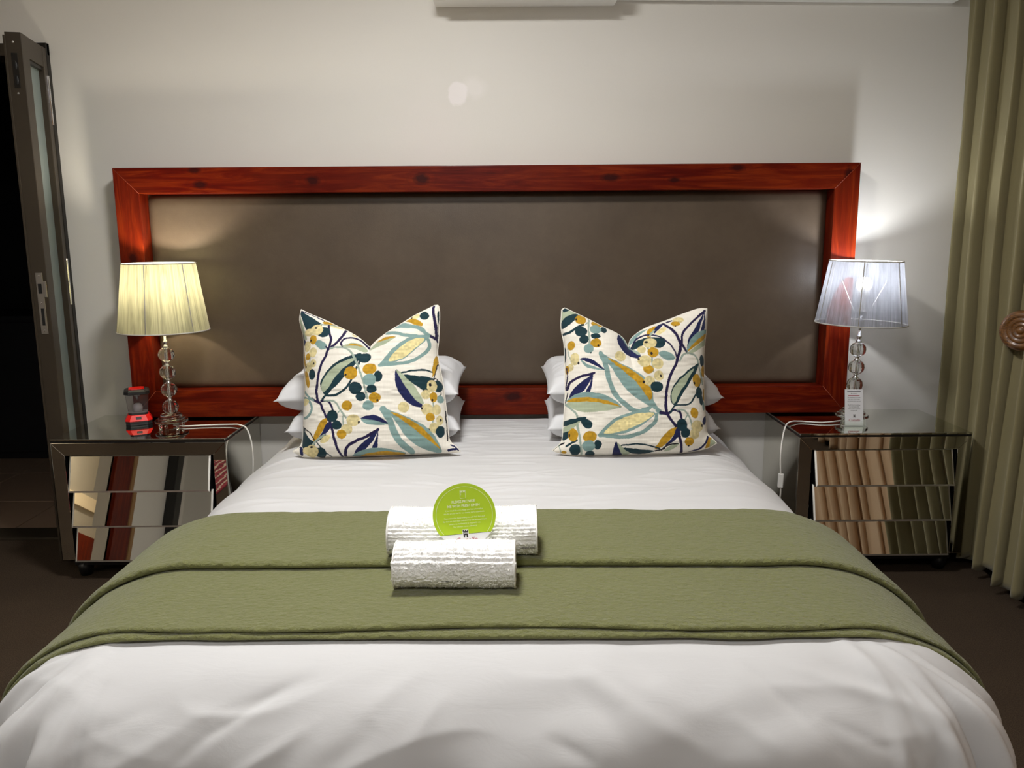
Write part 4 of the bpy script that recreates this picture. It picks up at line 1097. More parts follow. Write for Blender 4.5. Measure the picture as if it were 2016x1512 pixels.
# ------------------------------------------------------------------ mirrored nightstands
def nightstand(x0, x1, y0, y1, label):
    """front at y0, back at y1"""
    w, d, zt = x1 - x0, y1 - y0, 0.595
    r = empty('nightstand', ((x0 + x1) / 2, y0, 0))
    hw = w / 2
    zb = 0.085
    fw = 0.052
    # carcass
    bm = bmesh.new()
    box_bm(bm, -hw + 0.006, hw - 0.006, 0.05, d - 0.004, zb + 0.01, zt - 0.012)
    bm_obj('carcass', bm, M['black'], r)
    box('top_panel', -hw, hw, 0.0, d, zt - 0.008, zt, M['mirror_top'], r, 0.0012, 1)
    box('top_edge', -hw + 0.0015, hw - 0.0015, 0.002, d - 0.002, zt - 0.016, zt - 0.008, M['black'], r)
    for sgn in (-1, 1):
        xs = sorted((sgn * hw, sgn * (hw - 0.005)))
        box('side_panel', xs[0], xs[1], 0.012, d, zb, zt - 0.016, M['mirror'], r, 0.001, 1)
    # mitred front strips
    zt2 = zt - 0.016
    prism('front_strip', [(-hw, zt2), (hw, zt2), (hw - fw, zt2 - fw), (-hw + fw, zt2 - fw)], 'y', 0.002, 0.012, M['mirror'], r, 0.0015)
    prism('front_strip', [(-hw, zb), (-hw, zt2), (-hw + fw, zt2 - fw), (-hw + fw, zb)], 'y', 0.002, 0.012, M['mirror'], r, 0.0015)
    prism('front_strip', [(hw, zb), (hw - fw, zb), (hw - fw, zt2 - fw), (hw, zt2)], 'y', 0.002, 0.012, M['mirror'], r, 0.0015)
    for sgn in (-1, 1):
        xs = sorted((sgn * (hw - fw), sgn * (hw - fw + 0.006)))
        box('inner_cheek', xs[0], xs[1], 0.012, 0.06, zb, zt2 - fw, M['black'], r)
    # three drawers with fronts that lean outwards at the bottom
    z_top = zt2 - fw - 0.001
    hgt = (z_top - zb) / 3.0
    gap = 0.014
    out, back = -0.022, 0.020
    for i in range(3):
        a = z_top - i * hgt; b = a - hgt + 0.001
        dr = empty('drawer', (0, 0, 0)); dr.parent = r
        xw = hw - fw - gap
        # tilted mirror pane with a ground bevel all round
        def pane(name, inset, off, mat, thick):
            L = math.hypot(a - b, back - out)
            nz = Vector((0, -(a - b) / L, -(out - back) / L * -1)).normalized()
            nrm = Vector((0, -(a - b), (back - out))).normalized()
            up = Vector((0, back - out, a - b)).normalized()
            o0 = Vector((0, out, b))
            def pt(x, s, h): return tuple(Vector((x, 0, 0)) + o0 + up * s + nrm * h)
            bv = 0.007
            vs_ = [pt(-xw, 0, 0), pt(xw, 0, 0), pt(xw, L, 0), pt(-xw, L, 0),
                   pt(-xw, 0, 0.0035), pt(xw, 0, 0.0035), pt(xw, L, 0.0035), pt(-xw, L, 0.0035),
                   pt(-xw + bv, bv, 0.006), pt(xw - bv, bv, 0.006), pt(xw - bv, L - bv, 0.006), pt(-xw + bv, L - bv, 0.006)]
            fs = [(3, 2, 1, 0), (0, 1, 5, 4), (1, 2, 6, 5), (2, 3, 7, 6), (3, 0, 4, 7), (4, 5, 9, 8), (5, 6, 10, 9), (6, 7, 11, 10), (7, 4, 8, 11), (8, 9, 10, 11)]
            o = mesh_obj(name, vs_, fs, mat, dr)
            o.data.materials.append(M['bevel'])
            for pi in range(1, 9):
                o.data.polygons[pi].material_index = 1
            return o
        pane('drawer_front', 0, 0, M['mirror'], 0.006)
        prism('drawer_box', [(out + 0.002, b), (back, a - 0.002), (0.052, a - 0.002), (0.052, b + 0.001), (out + 0.004, b)], 'x', -xw + 0.004, xw - 0.004, M['black'], dr)
    box('plinth', -hw + 0.03, hw - 0.03, 0.03, d - 0.02, 0.05, zb + 0.012, M['black'], r, 0.003, 1)
    for sx_ in (-1, 1):
        for yy in (0.06, d - 0.06):
            l_ = lathe('foot', [(0.0, 0.0), (0.022, 0.0), (0.03, 0.03), (0.032, 0.06), (0.0, 0.06)], 16, M['black'], r)
            l_.location = (sx_ * (hw - 0.06), yy, 0.0)
    tag(r, label, 'nightstand', 'mirrored nightstands either side of the bed')
    return r
nightstand(-1.850, -1.150, 3.185, 3.640, 'mirrored three-drawer nightstand left of the bed, under the red lantern')
nightstand(1.152, 1.842, 3.190, 3.645, 'mirrored three-drawer nightstand right of the bed, beside the curtain')
ZN = 0.595

# ------------------------------------------------------------------ table lamps
def table_lamp(x, y, rot, tilt, shade_mat, bulb, half, label, h_shade0, h_shade1, r0, r1):
    r = empty('table_lamp', (x, y, ZN)); r.rotation_euler = (0, math.radians(tilt), rot)
    # glass foot: three stacked discs on four pegs
    def disc(name, rad, z0, z1):
        return lathe(name, [(0.0, z0), (rad - 0.003, z0), (rad, z0 + 0.002), (rad, z1 - 0.002), (rad - 0.003, z1), (0.0, z1)], 40, M['crystal'], r, smooth=False)
    disc('glass_disc', 0.066, 0.022, 0.034); disc('glass_disc', 0.053, 0.0345, 0.0445); disc('glass_disc', 0.043, 0.045, 0.057)
    for a in (0.6, 2.2, 3.75, 5.3):
        p = lathe('glass_peg', [(0.0, 0.0005), (0.006, 0.0005), (0.0085, 0.021), (0.0, 0.0215)], 12, M['crystal'], r)
        p.location = (0.05 * math.cos(a), 0.05 * math.sin(a), 0)
    z = 0.0575
    for i in range(4):
        rb = 0.0335; hh = 0.058
        # faceted ball
        rows = [(0.012, 0.0), (0.023, 0.006), (0.031, 0.017), (rb, hh / 2), (0.031, hh - 0.017), (0.023, hh - 0.006), (0.012, hh)]
        prof = [(0.004, 0.0)] + rows + [(0.004, hh)]
        b = lathe('crystal_ball', prof, 12, M['crystal'], r, smooth=False, closed=True)
        b.location = (0, 0, z)
        rodp = lathe('rod', [(0.0, 0), (0.0035, 0), (0.0035, hh), (0, hh)], 10, M['chrome'], r); rodp.location = (0, 0, z)
        z += hh
        if i < 3:
            c = lathe('collar', [(0.0, 0), (0.014, 0.0), (0.010, 0.004), (0.007, 0.009), (0.009, 0.013), (0.013, 0.016), (0.0, 0.0165)], 20, M['chrome'], r)
            c.location = (0, 0, z); z += 0.0165
    lathe('neck', [(0.0, 0), (0.011, 0.0), (0.012, 0.006), (0.006, 0.012), (0.005, 0.016), (0.010, 0.021), (0.010, 0.029), (0.005, 0.033), (0.005, 0.05), (0.0, 0.05)], 20, M['chrome'], r, loc=(0, 0, z))
    zs = z + 0.05
    # stem, socket, bulb and carrier wires
    lathe('stem', [(0.0, 0), (0.005, 0), (0.005, 0.465 - zs), (0.0, 0.465 - zs)], 12, M['chrome'], r, loc=(0, 0, zs))
    zk = 0.465
    lathe('bulb_socket', [(0.0, 0), (0.017, 0.0), (0.017, 0.006), (0.012, 0.010), (0.012, 0.05), (0.0, 0.05)], 20, M['white_plastic'], r, loc=(0, 0, zk))
    hb_ = zk + 0.0505
    lathe('bulb_base', [(0.0, 0), (0.011, 0.0), (0.013, 0.010), (0.027, 0.05), (0.0, 0.05)], 20, M['white_plastic'], r, loc=(0, 0, hb_))
    lathe('bulb', [(0.0, 0.0505), (0.0275, 0.0505), (0.030, 0.062), (0.027, 0.080), (0.016, 0.091), (0.0, 0.094)], 24, emit('bulb_glow', *bulb), r, loc=(0, 0, hb_))
    for a in (0.35, 0.35 + math.pi * 2 / 3, 0.35 + math.pi * 4 / 3):
        ca, sa = math.cos(a), math.sin(a)
        tube('carrier_wire', [(0.012 * ca, 0.012 * sa, zk + 0.003), (0.034 * ca, 0.034 * sa, zk + 0.003), ((r1 - 0.002) * ca, (r1 - 0.002) * sa, h_shade1 - 0.008)], 0.0017, M['white_plastic'], r, seg=6, raw=True)
    # thread-wound shade
    nseg, nh = 160, 6
    verts, faces = [], []
    for k in range(nh + 1):
        t = k / nh
        for i in range(nseg + 1):
            a = 2 * math.pi * i / nseg
            rib = 0.0
            rad = r0 + (r1 - r0) * t + rib
            verts.append((rad * math.cos(a), rad * math.sin(a), h_shade0 + (h_shade1 - h_shade0) * t))
    uvs = []
    for k in range(nh):
        for i in range(nseg):
            f = (k * (nseg + 1) + i, k * (nseg + 1) + i + 1, (k + 1) * (nseg + 1) + i + 1, (k + 1) * (nseg + 1) + i)
            faces.append(f)
            for vi in f:
                uvs.append(((vi % (nseg + 1)) / nseg, (vi // (nseg + 1)) / nh))
    sh = mesh_obj('lamp_shade', verts, faces, shade_mat, r, True)
    ul = sh.data.uv_layers.new(name='UVMap')
    for li, uv_ in enumerate(uvs):
        ul.data[li].uv = uv_
    for rad, zz in ((r0, h_shade0), (r1, h_shade1)):
        ring = [(rad * math.cos(2 * math.pi * i / 48), rad * math.sin(2 * math.pi * i / 48), zz) for i in range(49)]
        tube('shade_ring', ring, 0.0026, M['shade_rim'], sh, seg=8, raw=True)
    for i in range(6):
        a = 2 * math.pi * i / 6 + 0.28
        tube('shade_rib', [((r0 - 0.001) * math.cos(a), (r0 - 0.001) * math.sin(a), h_shade0), ((r1 - 0.001) * math.cos(a), (r1 - 0.001) * math.sin(a), h_shade1)], 0.0022, M['shade_rim'], sh, seg=6, raw=True)
    tag(r, label, 'lamp', 'crystal table lamps on the nightstands')
    return r, zs
lampL, _ = table_lamp(-1.445, 3.395, 0.25, 0.0, M['shade_l'], BULB_L, True, 'crystal-stem table lamp with a warm-lit cream shade, beside the red lantern', 0.412, 0.688, 0.180, 0.142)
lampR, _ = table_lamp(1.442, 3.400, -0.2, 1.4, M['shade_r'], BULB_R, True, 'crystal-stem table lamp with a see-through silver shade, beside the curtain', 0.420, 0.676, 0.180, 0.142)
def cord(lamp, pts):
    loc = Vector(lamp.location)
    R = lamp.rotation_euler.to_matrix().inverted()
    return tube('power_cord', [tuple(R @ (Vector(p) - loc)) for p in pts], 0.0034, M['cord'], lamp, k=8, seg=8)
cord(lampL, [(-1.44, 3.40, 0.601), (-1.385, 3.385, 0.600), (-1.30, 3.40, 0.600), (-1.20, 3.405, 0.601), (-1.155, 3.39, 0.602), (-1.118, 3.37, 0.585), (-1.095, 3.35, 0.50), (-1.10, 3.34, 0.34), (-1.11, 3.36, 0.10), (-1.10, 3.45, 0.012), (-1.08, 3.60, 0.012)])
cR = cord(lampR, [(1.43, 3.41, 0.601), (1.375, 3.38, 0.602), (1.30, 3.365, 0.600), (1.22, 3.39, 0.600), (1.165, 3.36, 0.603), (1.125, 3.30, 0.585), (1.098, 3.25, 0.50), (1.10, 3.24, 0.40), (1.105, 3.25, 0.30), (1.10, 3.3, 0.10), (1.09, 3.45, 0.012), (1.08, 3.60, 0.012)])
loc = Vector(lampR.location); Rm = lampR.rotation_euler.to_matrix().inverted()
sw = box('inline_switch', -0.011, 0.011, -0.009, 0.009, -0.03, 0.03, M['white_plastic'], lampR, 0.004, 3)
sw.location = tuple(Rm @ (Vector((1.101, 3.243, 0.385)) - loc))

# ------------------------------------------------------------------ camping lantern
lan = empty('camping_lantern', (-1.620, 3.475, ZN)); lan.rotation_euler = (0, 0, math.radians(24))
def octa(name, rows, mat, parent=lan, cut=0.34, smooth=False):
    """stack of chamfered squares: rows of (half width, z)"""
    verts, faces = [], []
    for hw, z in rows:
        c = hw * (1 - cut)
        for p in ((hw, -c), (hw, c), (c, hw), (-c, hw), (-hw, c), (-hw, -c), (-c, -hw), (c, -hw)):
            verts.append((p[0], p[1], z))
    for k in range(len(rows) - 1):
        for i in range(8):
            j = (i + 1) % 8
            faces.append((k * 8 + i, k * 8 + j, (k + 1) * 8 + j, (k + 1) * 8 + i))
    faces.append(list(range(8))[::-1]); faces.append([(len(rows) - 1) * 8 + i for i in range(8)])
    return mesh_obj(name, verts, faces, mat, parent, smooth)
octa('rubber_base', [(0.050, 0.0), (0.052, 0.002), (0.051, 0.009), (0.0525, 0.0105), (0.0525, 0.017)], M['black_rubber'])
body = octa('body', [(0.0535, 0.0172), (0.054, 0.020), (0.0425, 0.042), (0.041, 0.043)], M['red_plastic'])
octa('neck_band', [(0.039, 0.0432), (0.039, 0.052)], M['black_rubber'])
octa('clear_chamber', [(0.0385, 0.0522), (0.046, 0.131)], M['lantern_clear'])
octa('cap', [(0.046, 0.1312), (0.051, 0.134), (0.050, 0.145), (0.043, 0.152)], M['black_rubber'])
octa('top_plate', [(0.031, 0.1522), (0.030, 0.156)], M['red_plastic'])
lathe('globe', [(0.0, 0.0525), (0.0195, 0.0525), (0.0195, 0.072), (0.017, 0.082), (0.010, 0.088), (0.0, 0.0895)], 24, M['frosted_dome'], lan)
lathe('reflector_cone', [(0.0, 0.101), (0.004, 0.112), (0.012, 0.122), (0.030, 0.1308), (0.0, 0.1308)], 24, M['chrome'], lan)
bt = box('switch_button', -0.011, 0.011, -0.0012, 0.0012, -0.006, 0.006, M['black_rubber'], body, 0.001, 1)
bt.location = (0, -0.0483, 0.031); bt.rotation_euler = (math.radians(-27), 0, 0)
tag(lan, 'small red and black camping lantern on the left nightstand', 'lantern')

# ------------------------------------------------------------------ acrylic stand with a card
cs = (1.418, 3.315, ZN)
st = empty('card_stand', cs)
def slab(name, pts2, x0, x1, t, mat, parent):
    """bent sheet following (y, z) points"""
    poly = []
    n = len(pts2)
    nr = []
    for i in range(n):
        a = Vector(pts2[max(i - 1, 0)]); b = Vector(pts2[min(i + 1, n - 1)])
        d = (b - a).normalized(); nr.append(Vector((-d.y, d.x)))
    poly = [tuple(p) for p in pts2] + [tuple(Vector(pts2[i]) + nr[i] * t) for i in range(n - 1, -1, -1)]
    return prism(name, poly, 'x', x0, x1, mat, parent)
slab('back_sheet', [(-0.006, 0.0006), (0.020, 0.045)], -0.047, 0.047, 0.0016, M['acrylic'], st)
slab('front_sheet', [(-0.010, 0.0006), (0.010, 0.036)], -0.047, 0.047, 0.0016, M['acrylic'], st)
box('foot_sheet', -0.047, 0.047, -0.012, 0.016, 0.0003, 0.002, M['acrylic'], st)
tag(st, 'clear acrylic card stand on the right nightstand', 'card stand')
cd = empty('info_card', (cs[0], cs[1] - 0.002, cs[2] + 0.003)); cd.rotation_euler = (math.radians(-12), math.radians(1.0), 0)
box('card', -0.038, 0.038, 0.0, 0.0006, 0.0, 0.150, M['paper'], cd)
def cline(z, s, size, mat, shear=0.0, sx=1.0, bold=0.0, name='lettering'):
    return text_mesh(name, s, size, mat, cd, (0, -0.0003, z), shear=shear, sx=sx, bold=bold)
box('printed_rule', -0.028, 0.028, -0.0003, 0.0, 0.1405, 0.1428, M['print_dark'], cd)
cline(0.1325, 'My name is', 0.0058, M['print_grey'])
box('printed_rule', -0.024, 0.023, -0.0003, 0.0, 0.1232, 0.1256, M['print_red'], cd)
cline(0.1165, 'My commitment is to make', 0.0050, M['print_grey'], sx=0.95)
cline(0.1088, 'sure your room is clean', 0.0050, M['print_grey'])
cline(0.1010, 'and neat for your approval', 0.0050, M['print_grey'])
cline(0.0855, 'Should there be anything', 0.0050, M['print_grey'])
cline(0.0778, 'you need please feel', 0.0050, M['print_grey'])
cline(0.0700, 'free to contact reception', 0.0050, M['print_grey'])
cline(0.0622, 'by dialing 101', 0.0050, M['print_grey'])
def tower(parent, x, y, z, s, mat, light, rotz=0):
    """little castle tower emblem, s = height"""
    bm = bmesh.new()
    def B(x0, x1, z0, z1): box_bm(bm, x + x0 * s, x + x1 * s, y - 0.00025, y, z + z0 * s, z + z1 * s)
    B(-0.30, 0.30, 0.0, 0.78); B(-0.36, 0.36, 0.78, 0.86)
    for c in (-0.29, 0.0, 0.29): B(c - 0.07, c + 0.07, 0.86, 1.0)
    o = bm_obj('castle_emblem', bm, mat, parent)
    bm = bmesh.new()
    box_bm(bm, x - 0.09 * s, x + 0.09 * s, y - 0.0004, y - 0.00026, z, z + 0.30 * s)
    for c in (-0.17, 0.0, 0.17): box_bm(bm, x + (c - 0.04) * s, x + (c + 0.04) * s, y - 0.0004, y - 0.00026, z + 0.48 * s, z + 0.66 * s)
    bm_obj('emblem_openings', bm, light, o)
    return o
tower(cd, 0.001, 0.0, 0.0335, 0.0125, M['print_dark'], M['paper'])
cline(0.0225, 'Castello', 0.0145, M['print_red'], shear=0.35, name='script_lettering')
tag(cd, 'white printed card with red script, held in the acrylic stand', 'card')

# ------------------------------------------------------------------ rolled towels
def towel(cx, cy, zbase, length, ry, rz_, turns, th, rot, ribs, label, seed):
    r = empty('rolled_towel', (cx, cy, zbase)); r.rotation_euler = (0, 0, math.radians(rot))
    # outer turn: dense, fluffy
    na, nx = 260, 220
    a = np.linspace(0, 2 * math.pi, na)[:, None] * np.ones((1, nx))
    x = np.ones((na, 1)) * np.linspace(-length / 2, length / 2, nx)[None, :]
    def oval(a, k):
        cy_, cz_ = np.cos(a), np.sin(a)
        e = 0.93
        y = ry * k * np.sign(cy_) * np.abs(cy_) ** e; z = rz_ + rz_ * k * np.sign(cz_) * np.abs(cz_) ** e
        return y, z
    start = math.radians(200)          # loose end tucked at the lower back
    A = a + start
    k = 1.0 + 0.0 * a
    fz = 0.0024 * RNG.rand(na, nx) + 0.0016 * vnoise(x * 160, A * 16, seed) + 0.003 * vnoise(x * 12, A * 2, seed + 1)
    for deg, w, dep in ribs:
        da = (np.degrees(A) - deg + 180) % 360 - 180
        fz = fz - dep * np.exp(-((da + 2.0 * vnoise(x * 14, A * 0, seed + 3)) / w) ** 2) + 0.5 * dep * np.exp(-((da - 2.2 * w) / w) ** 2)
    y, z = oval(A, k)
    ln = np.hypot(np.cos(A) / ry, np.sin(A) / rz_)
    y = y + fz * np.cos(A); z = z + fz * np.sin(A)
    endr = np.clip((length / 2 - np.abs(x)) / 0.006, 0, 1)
    xx = x + 0.003 * vnoise(A * 3, A * 0 + seed, seed + 7) * np.sign(x)
    z = np.maximum(z, 0.0006)
    outer = np.stack([xx, y, z], -1)
    mesh_obj('outer_wrap', outer, grid_faces(na, nx), M['terry'], r, True)
    # standing terry loops on the outside
    N = 9000
    rp = np.random.RandomState(seed)
    ia = rp.randint(0, na - 1, N); ix = rp.randint(0, nx, N)
    base = outer[ia, ix]
    nrm = np.stack([0 * ia, np.cos(A[ia, ix]) / ry, np.sin(A[ia, ix]) / rz_], -1); nrm /= np.linalg.norm(nrm, axis=1)[:, None]
    skip = np.zeros(N, bool)
    for deg, w, dep in ribs:
        da = (np.degrees(A[ia, ix]) - deg + 180) % 360 - 180
        skip |= np.abs(da) < w * 0.8
    keep = ~skip & (base[:, 2] > 0.004)
    base, nrm = base[keep], nrm[keep]
    n_ = len(base)
    tip = base + nrm * (0.0008 + 0.0022 * rp.rand(n_, 1)) + (rp.rand(n_, 3) - 0.5) * 0.004
    side = np.cross(nrm, rp.rand(n_, 3) - 0.5); side /= np.linalg.norm(side, axis=1)[:, None] + 1e-9
    Vb = np.stack([base - side * 0.0009, base + side * 0.0009, tip], 1).reshape(-1, 3)
    Vb[:, 2] = np.maximum(Vb[:, 2], 0.0006)
    pile = mesh_obj('terry_pile', Vb, np.arange(n_ * 3).reshape(-1, 3), M['pile'], r, False)
    pile['kind'] = 'stuff'
    # spiral of inner layers, shown at the ends
    ns = 200
    t = np.linspace(0, 1, ns)
    ang = start + t * turns * 2 * math.pi
    verts, faces = [], []
    strips = []
    for off in (0.0, th * 0.8):
        kk = 1.0 - t * 0.80 - off / ry - 0.03
        yy, zz = oval(ang, np.clip(kk, 0.05, 1))
        strips.append((yy, zz))
    nxs = (-length / 2 + 0.002, length / 2 - 0.002)
    for (yy, zz) in strips:
        for xv in nxs:
            for i in range(ns):
                verts.append((xv, yy[i], max(zz[i], 0.001)))
    q = lambda s, e, i: (s * 2 + e) * ns + i
    for i in range(ns - 1):
        faces += [(q(0, 0, i), q(0, 1, i), q(0, 1, i + 1), q(0, 0, i + 1)), (q(1, 0, i + 1), q(1, 1, i + 1), q(1, 1, i), q(1, 0, i)),
                  (q(0, 0, i), q(0, 0, i + 1), q(1, 0, i + 1), q(1, 0, i)), (q(0, 1, i + 1), q(0, 1, i), q(1, 1, i), q(1, 1, i + 1))]
    mesh_obj('rolled_layers', verts, faces, M['terry'], r, True)
    # hemmed border at both ends
    for sg in (-1, 1):
        aa = np.linspace(0, 2 * math.pi, 90) + start
        yy, zz = oval(aa, 1.0 + 0.002 / ry)
        tube('hem', [(sg * (length / 2 - 0.001), yy[i], max(zz[i], 0.003)) for i in range(90)], 0.0024, M['terry_hem'], r, seg=6, raw=True)
    tag(r, label, 'towel', 'rolled white towels on the runner')
    return r
M['terry_hem'] = cotton('towel_hem', srgb(236, 234, 230), 0.05)
ZR = ZT + 0.047
towel(-0.118, 1.855, ZR - 0.002, 0.345, 0.074, 0.050, 2.5, 0.013, 0.4, [(146, 3.2, 0.0035), (155, 3.2, 0.0035), (164, 3.2, 0.0035), (173, 3.2, 0.0035), (182, 3.0, 0.003)], 'larger rolled white towel at the back, behind the green disc', 5)
towel(-0.127, 1.700, ZT + 0.028, 0.262, 0.056, 0.046, 2.2, 0.012, -0.8, [(106, 4, 0.003), (119, 4, 0.003), (132, 4, 0.003), (145, 4, 0.003)], 'smaller rolled white towel in front of the green disc', 9)

# ------------------------------------------------------------------ green linen disc
gd = empty('linen_disc', (-0.109, 1.752, 0.768)); gd.rotation_euler = (math.radians(-14), math.radians(-3.6), math.radians(3))
GR = 0.0705
def disc_part(name, z0, z1, mat, y0, y1):
    """part of the round card between two heights"""
    pts = []
    n = 64
    a0, a1 = math.asin(max(-1, z0 / GR)), math.asin(min(1, z1 / GR))
    for i in range(n + 1):
        a = a0 + (a1 - a0) * i / n
        pts.append((GR * math.cos(a), GR * math.sin(a)))
    for i in range(n, -1, -1):
        a = a0 + (a1 - a0) * i / n
        pts.append((-GR * math.cos(a), GR * math.sin(a)))
    cl = [pts[0]]
    for p in pts[1:]:
        if math.dist(p, cl[-1]) > 1e-6: cl.append(p)
    return prism(name, cl, 'y', y0, y1, mat, gd)
CUT = -0.0415
disc_part('green_card', CUT, GR, M['lime'], 0.0, 0.0008)
disc_part('white_band', -0.062, CUT, M['paper'], 0.0, 0.0008)
box('band_edge', -0.0565, 0.0565, -0.0002, 0.0, CUT - 0.0006, CUT, M['print_dark'], gd)
# thin printed ring
def ring_line(rad, w, z_min, mat):
    verts, faces = [], []
    a0 = math.asin(z_min / rad); n = 80
    for i in range(n + 1):
        a = a0 + (math.pi - 2 * a0) * i / n
        for rr_ in (rad - w / 2, rad + w / 2):
            verts.append((rr_ * math.cos(a), -0.0003, rr_ * math.sin(a)))
    for i in range(n):
        faces.append((i * 2, i * 2 + 1, i * 2 + 3, i * 2 + 2))
    return mesh_obj('printed_ring', verts, faces, mat, gd)
ring_line(0.0630, 0.0008, CUT + 0.001, M['print_white'])
def dline(z, s, size, bold=0.0, sx=1.0, shear=0.0, x=0.0):
    text_mesh('lettering', s, size, M['print_white'], gd, (x, -0.0004, z), bold=bold, sx=sx, shear=shear)
dline(0.0300, 'PLEASE PROVIDE', 0.0080, 0.00016, 0.88)
dline(0.0205, 'ME WITH FRESH LINEN', 0.0080, 0.00016, 0.88)
dline(0.0115, 'If you would like us to change your linen please place', 0.0046, 0, 0.85, 0.2)
dline(0.0050, 'this disc on your bed for our cleaning staff to attend to it.', 0.0046, 0, 0.85, 0.2)
dline(-0.0055, 'Please remember that providing you with fresh linen each', 0.0046, 0, 0.85, 0.2)
dline(-0.0120, 'day does use more water and electricity and we would like to', 0.0046, 0, 0.85, 0.2)
dline(-0.0185, 'conserve as much energy as we possibly can.', 0.0046, 0, 0.85, 0.2)
dline(-0.0250, 'Your decision makes a difference.', 0.0046, 0, 0.85, 0.2)
# bed pictogram
bm = bmesh.new()
def ln(x0, x1, z0, z1): box_bm(bm, x0, x1, -0.0004, -0.0001, z0, z1)
X0, X1, Z0, Z1, lw = -0.0065, 0.0065, 0.0370, 0.0545, 0.0007
ln(X0, X1, Z0, Z0 + lw); ln(X0, X1, Z1 - lw, Z1); ln(X0, X0 + lw, Z0, Z1); ln(X1 - lw, X1, Z0, Z1)
ln(X0, X1, 0.0502, 0.0508); ln(-0.0052, -0.0008, 0.0515, 0.0535); ln(0.0008, 0.0052, 0.0515, 0.0535); ln(-0.0045, -0.0038, 0.0445, 0.0502); ln(X0, -0.0038, 0.0445, 0.0451)
bm_obj('bed_pictogram', bm, M['print_white'], gd)
bm = bmesh.new(); box_bm(bm, -0.0066, 0.0066, -0.0003, 0.0, -0.0505, -0.0320); bm_obj('emblem_ground', bm, M['paper'], gd)
tower(gd, 0.0, -0.00035, -0.0500, 0.0170, M['print_dark'], M['paper'])
text_mesh('script_lettering', 'Castello', 0.015, M['print_red'], gd, (0.0, -0.0004, -0.0555), shear=0.35)
tag(gd, 'lime green round card about fresh linen, standing between the towels', 'sign')

# ------------------------------------------------------------------ air conditioner and its trunking
ac = empty('air_conditioner', (0.066, WY, 2.322))
prof = [(0.0, 0.005), (-0.12, 0.0), (-0.185, 0.012), (-0.205, 0.04), (-0.21, 0.09), (-0.205, 0.25), (-0.19, 0.28), (0.0, 0.285)]
prism('casing', prof, 'x', -0.375, 0.375, M['white_plastic'], ac, 0.006)
prism('front_panel', [(-0.207, 0.075), (-0.214, 0.095), (-0.209, 0.245), (-0.203, 0.245)], 'x', -0.372, 0.372, M['white_plastic'], ac)
box('louvre', -0.33, 0.33, -0.175, -0.10, -0.004, 0.004, M['white_plastic'], ac, 0.002, 1)
for sx_ in (-0.25, 0.25):
    box('clip', sx_ - 0.012, sx_ + 0.012, -0.19, -0.17, 0.004, 0.012, M['white_plastic'], ac, 0.001, 1)
tag(ac, 'white split air conditioner high on the wall above the headboard', 'air conditioner')
trk = box('pipe_trunking', 0.0, 1.43, -0.055, 0.0, 0.0, 0.075, M['white_plastic'], None, 0.006)
trk.location = (0.43, WY, 2.348); trk.rotation_euler = (0, math.radians(0.85), 0)
tag(trk, 'white pipe trunking running from the air conditioner to the curtain', 'trunking')

# ------------------------------------------------------------------ curtains
def curtain(name, y_hi, y_lo, xmid, amp, period, mat, z0, z1, seed, label, hold=None, nper=26):
    n = int((y_hi - y_lo) / period * nper); nz = 90
    t = np.linspace(0, 1, n)[:, None] * np.ones((1, nz))
    zz = np.ones((n, 1)) * np.linspace(z0, z1, nz)[None, :]
    hgt = (zz - z0) / (z1 - z0)
    s = t * (y_hi - y_lo) / period
    s = s + 0.35 * vnoise(s * 0.55, hgt * 0.4, seed) + 0.10 * vnoise(s * 0.8, hgt * 2.2, seed + 1)
    ph = s * 2 * math.pi
    # sharpened folds: round crowns towards the room, tight troughs
    am = amp * (0.75 + 0.45 * vnoise(s * 0.5, hgt * 0.5, seed + 2)) * (1.05 - 0.15 * hgt)
    x = xmid - am * (np.cos(ph) + 0.22 * np.cos(2 * ph + 0.6)) + 0.010 * vnoise(s * 0.7, hgt * 4, seed + 3)
    y = y_hi - t * (y_hi - y_lo) + 0.30 * period * np.sin(ph) * 0.9 + 0.016 * vnoise(s * 0.6, hgt * 1.5, seed + 4)
    if hold is not None:
        hy, hz, pull = hold
        near = np.exp(-((zz - hz) / 0.35) ** 2)
        below = np.clip((hz - zz) / hz, 0, 1)
        x = x - 0.05 * below * np.exp(-((y - (hy - 0.15)) / 0.35) ** 2)
        y = y + near * pull * (hy - y) * (y < hy + 0.05)
    z = zz + 0.012 * np.sin(ph * 0.5 + seed) * (1 - hgt)
    o = mesh_obj(name, np.stack([x, y, z], -1), grid_faces(n, nz), mat, None, True)
    sol = o.modifiers.new('cloth', 'SOLIDIFY'); sol.thickness = 0.004; sol.offset = 0
    return o
cu = curtain('curtain', 3.625, 2.42, 1.925, 0.064, 0.125, M['curtain'], 0.045, 2.66, 13, '', hold=(3.02, 1.02, 0.15))
tag(cu, 'olive green floor-length curtain gathered beside the right nightstand', 'curtain')
sh_ = curtain('sheer_curtain', 2.62, -1.6, 2.06, 0.035, 0.17, M['sheer'], 0.03, 2.66, 19, '', nper=18)
tag(sh_, 'plain beige curtain hanging along the window wall nearer the camera', 'curtain')
rod_ = tube('curtain_rail', [(2.02, 3.63, 2.68), (2.02, 1.0, 2.68), (2.02, -1.65, 2.68)], 0.014, M['white_plastic'], None, k=2)
tag(rod_, 'white curtain rail just under the ceiling on the right', 'curtain rail')
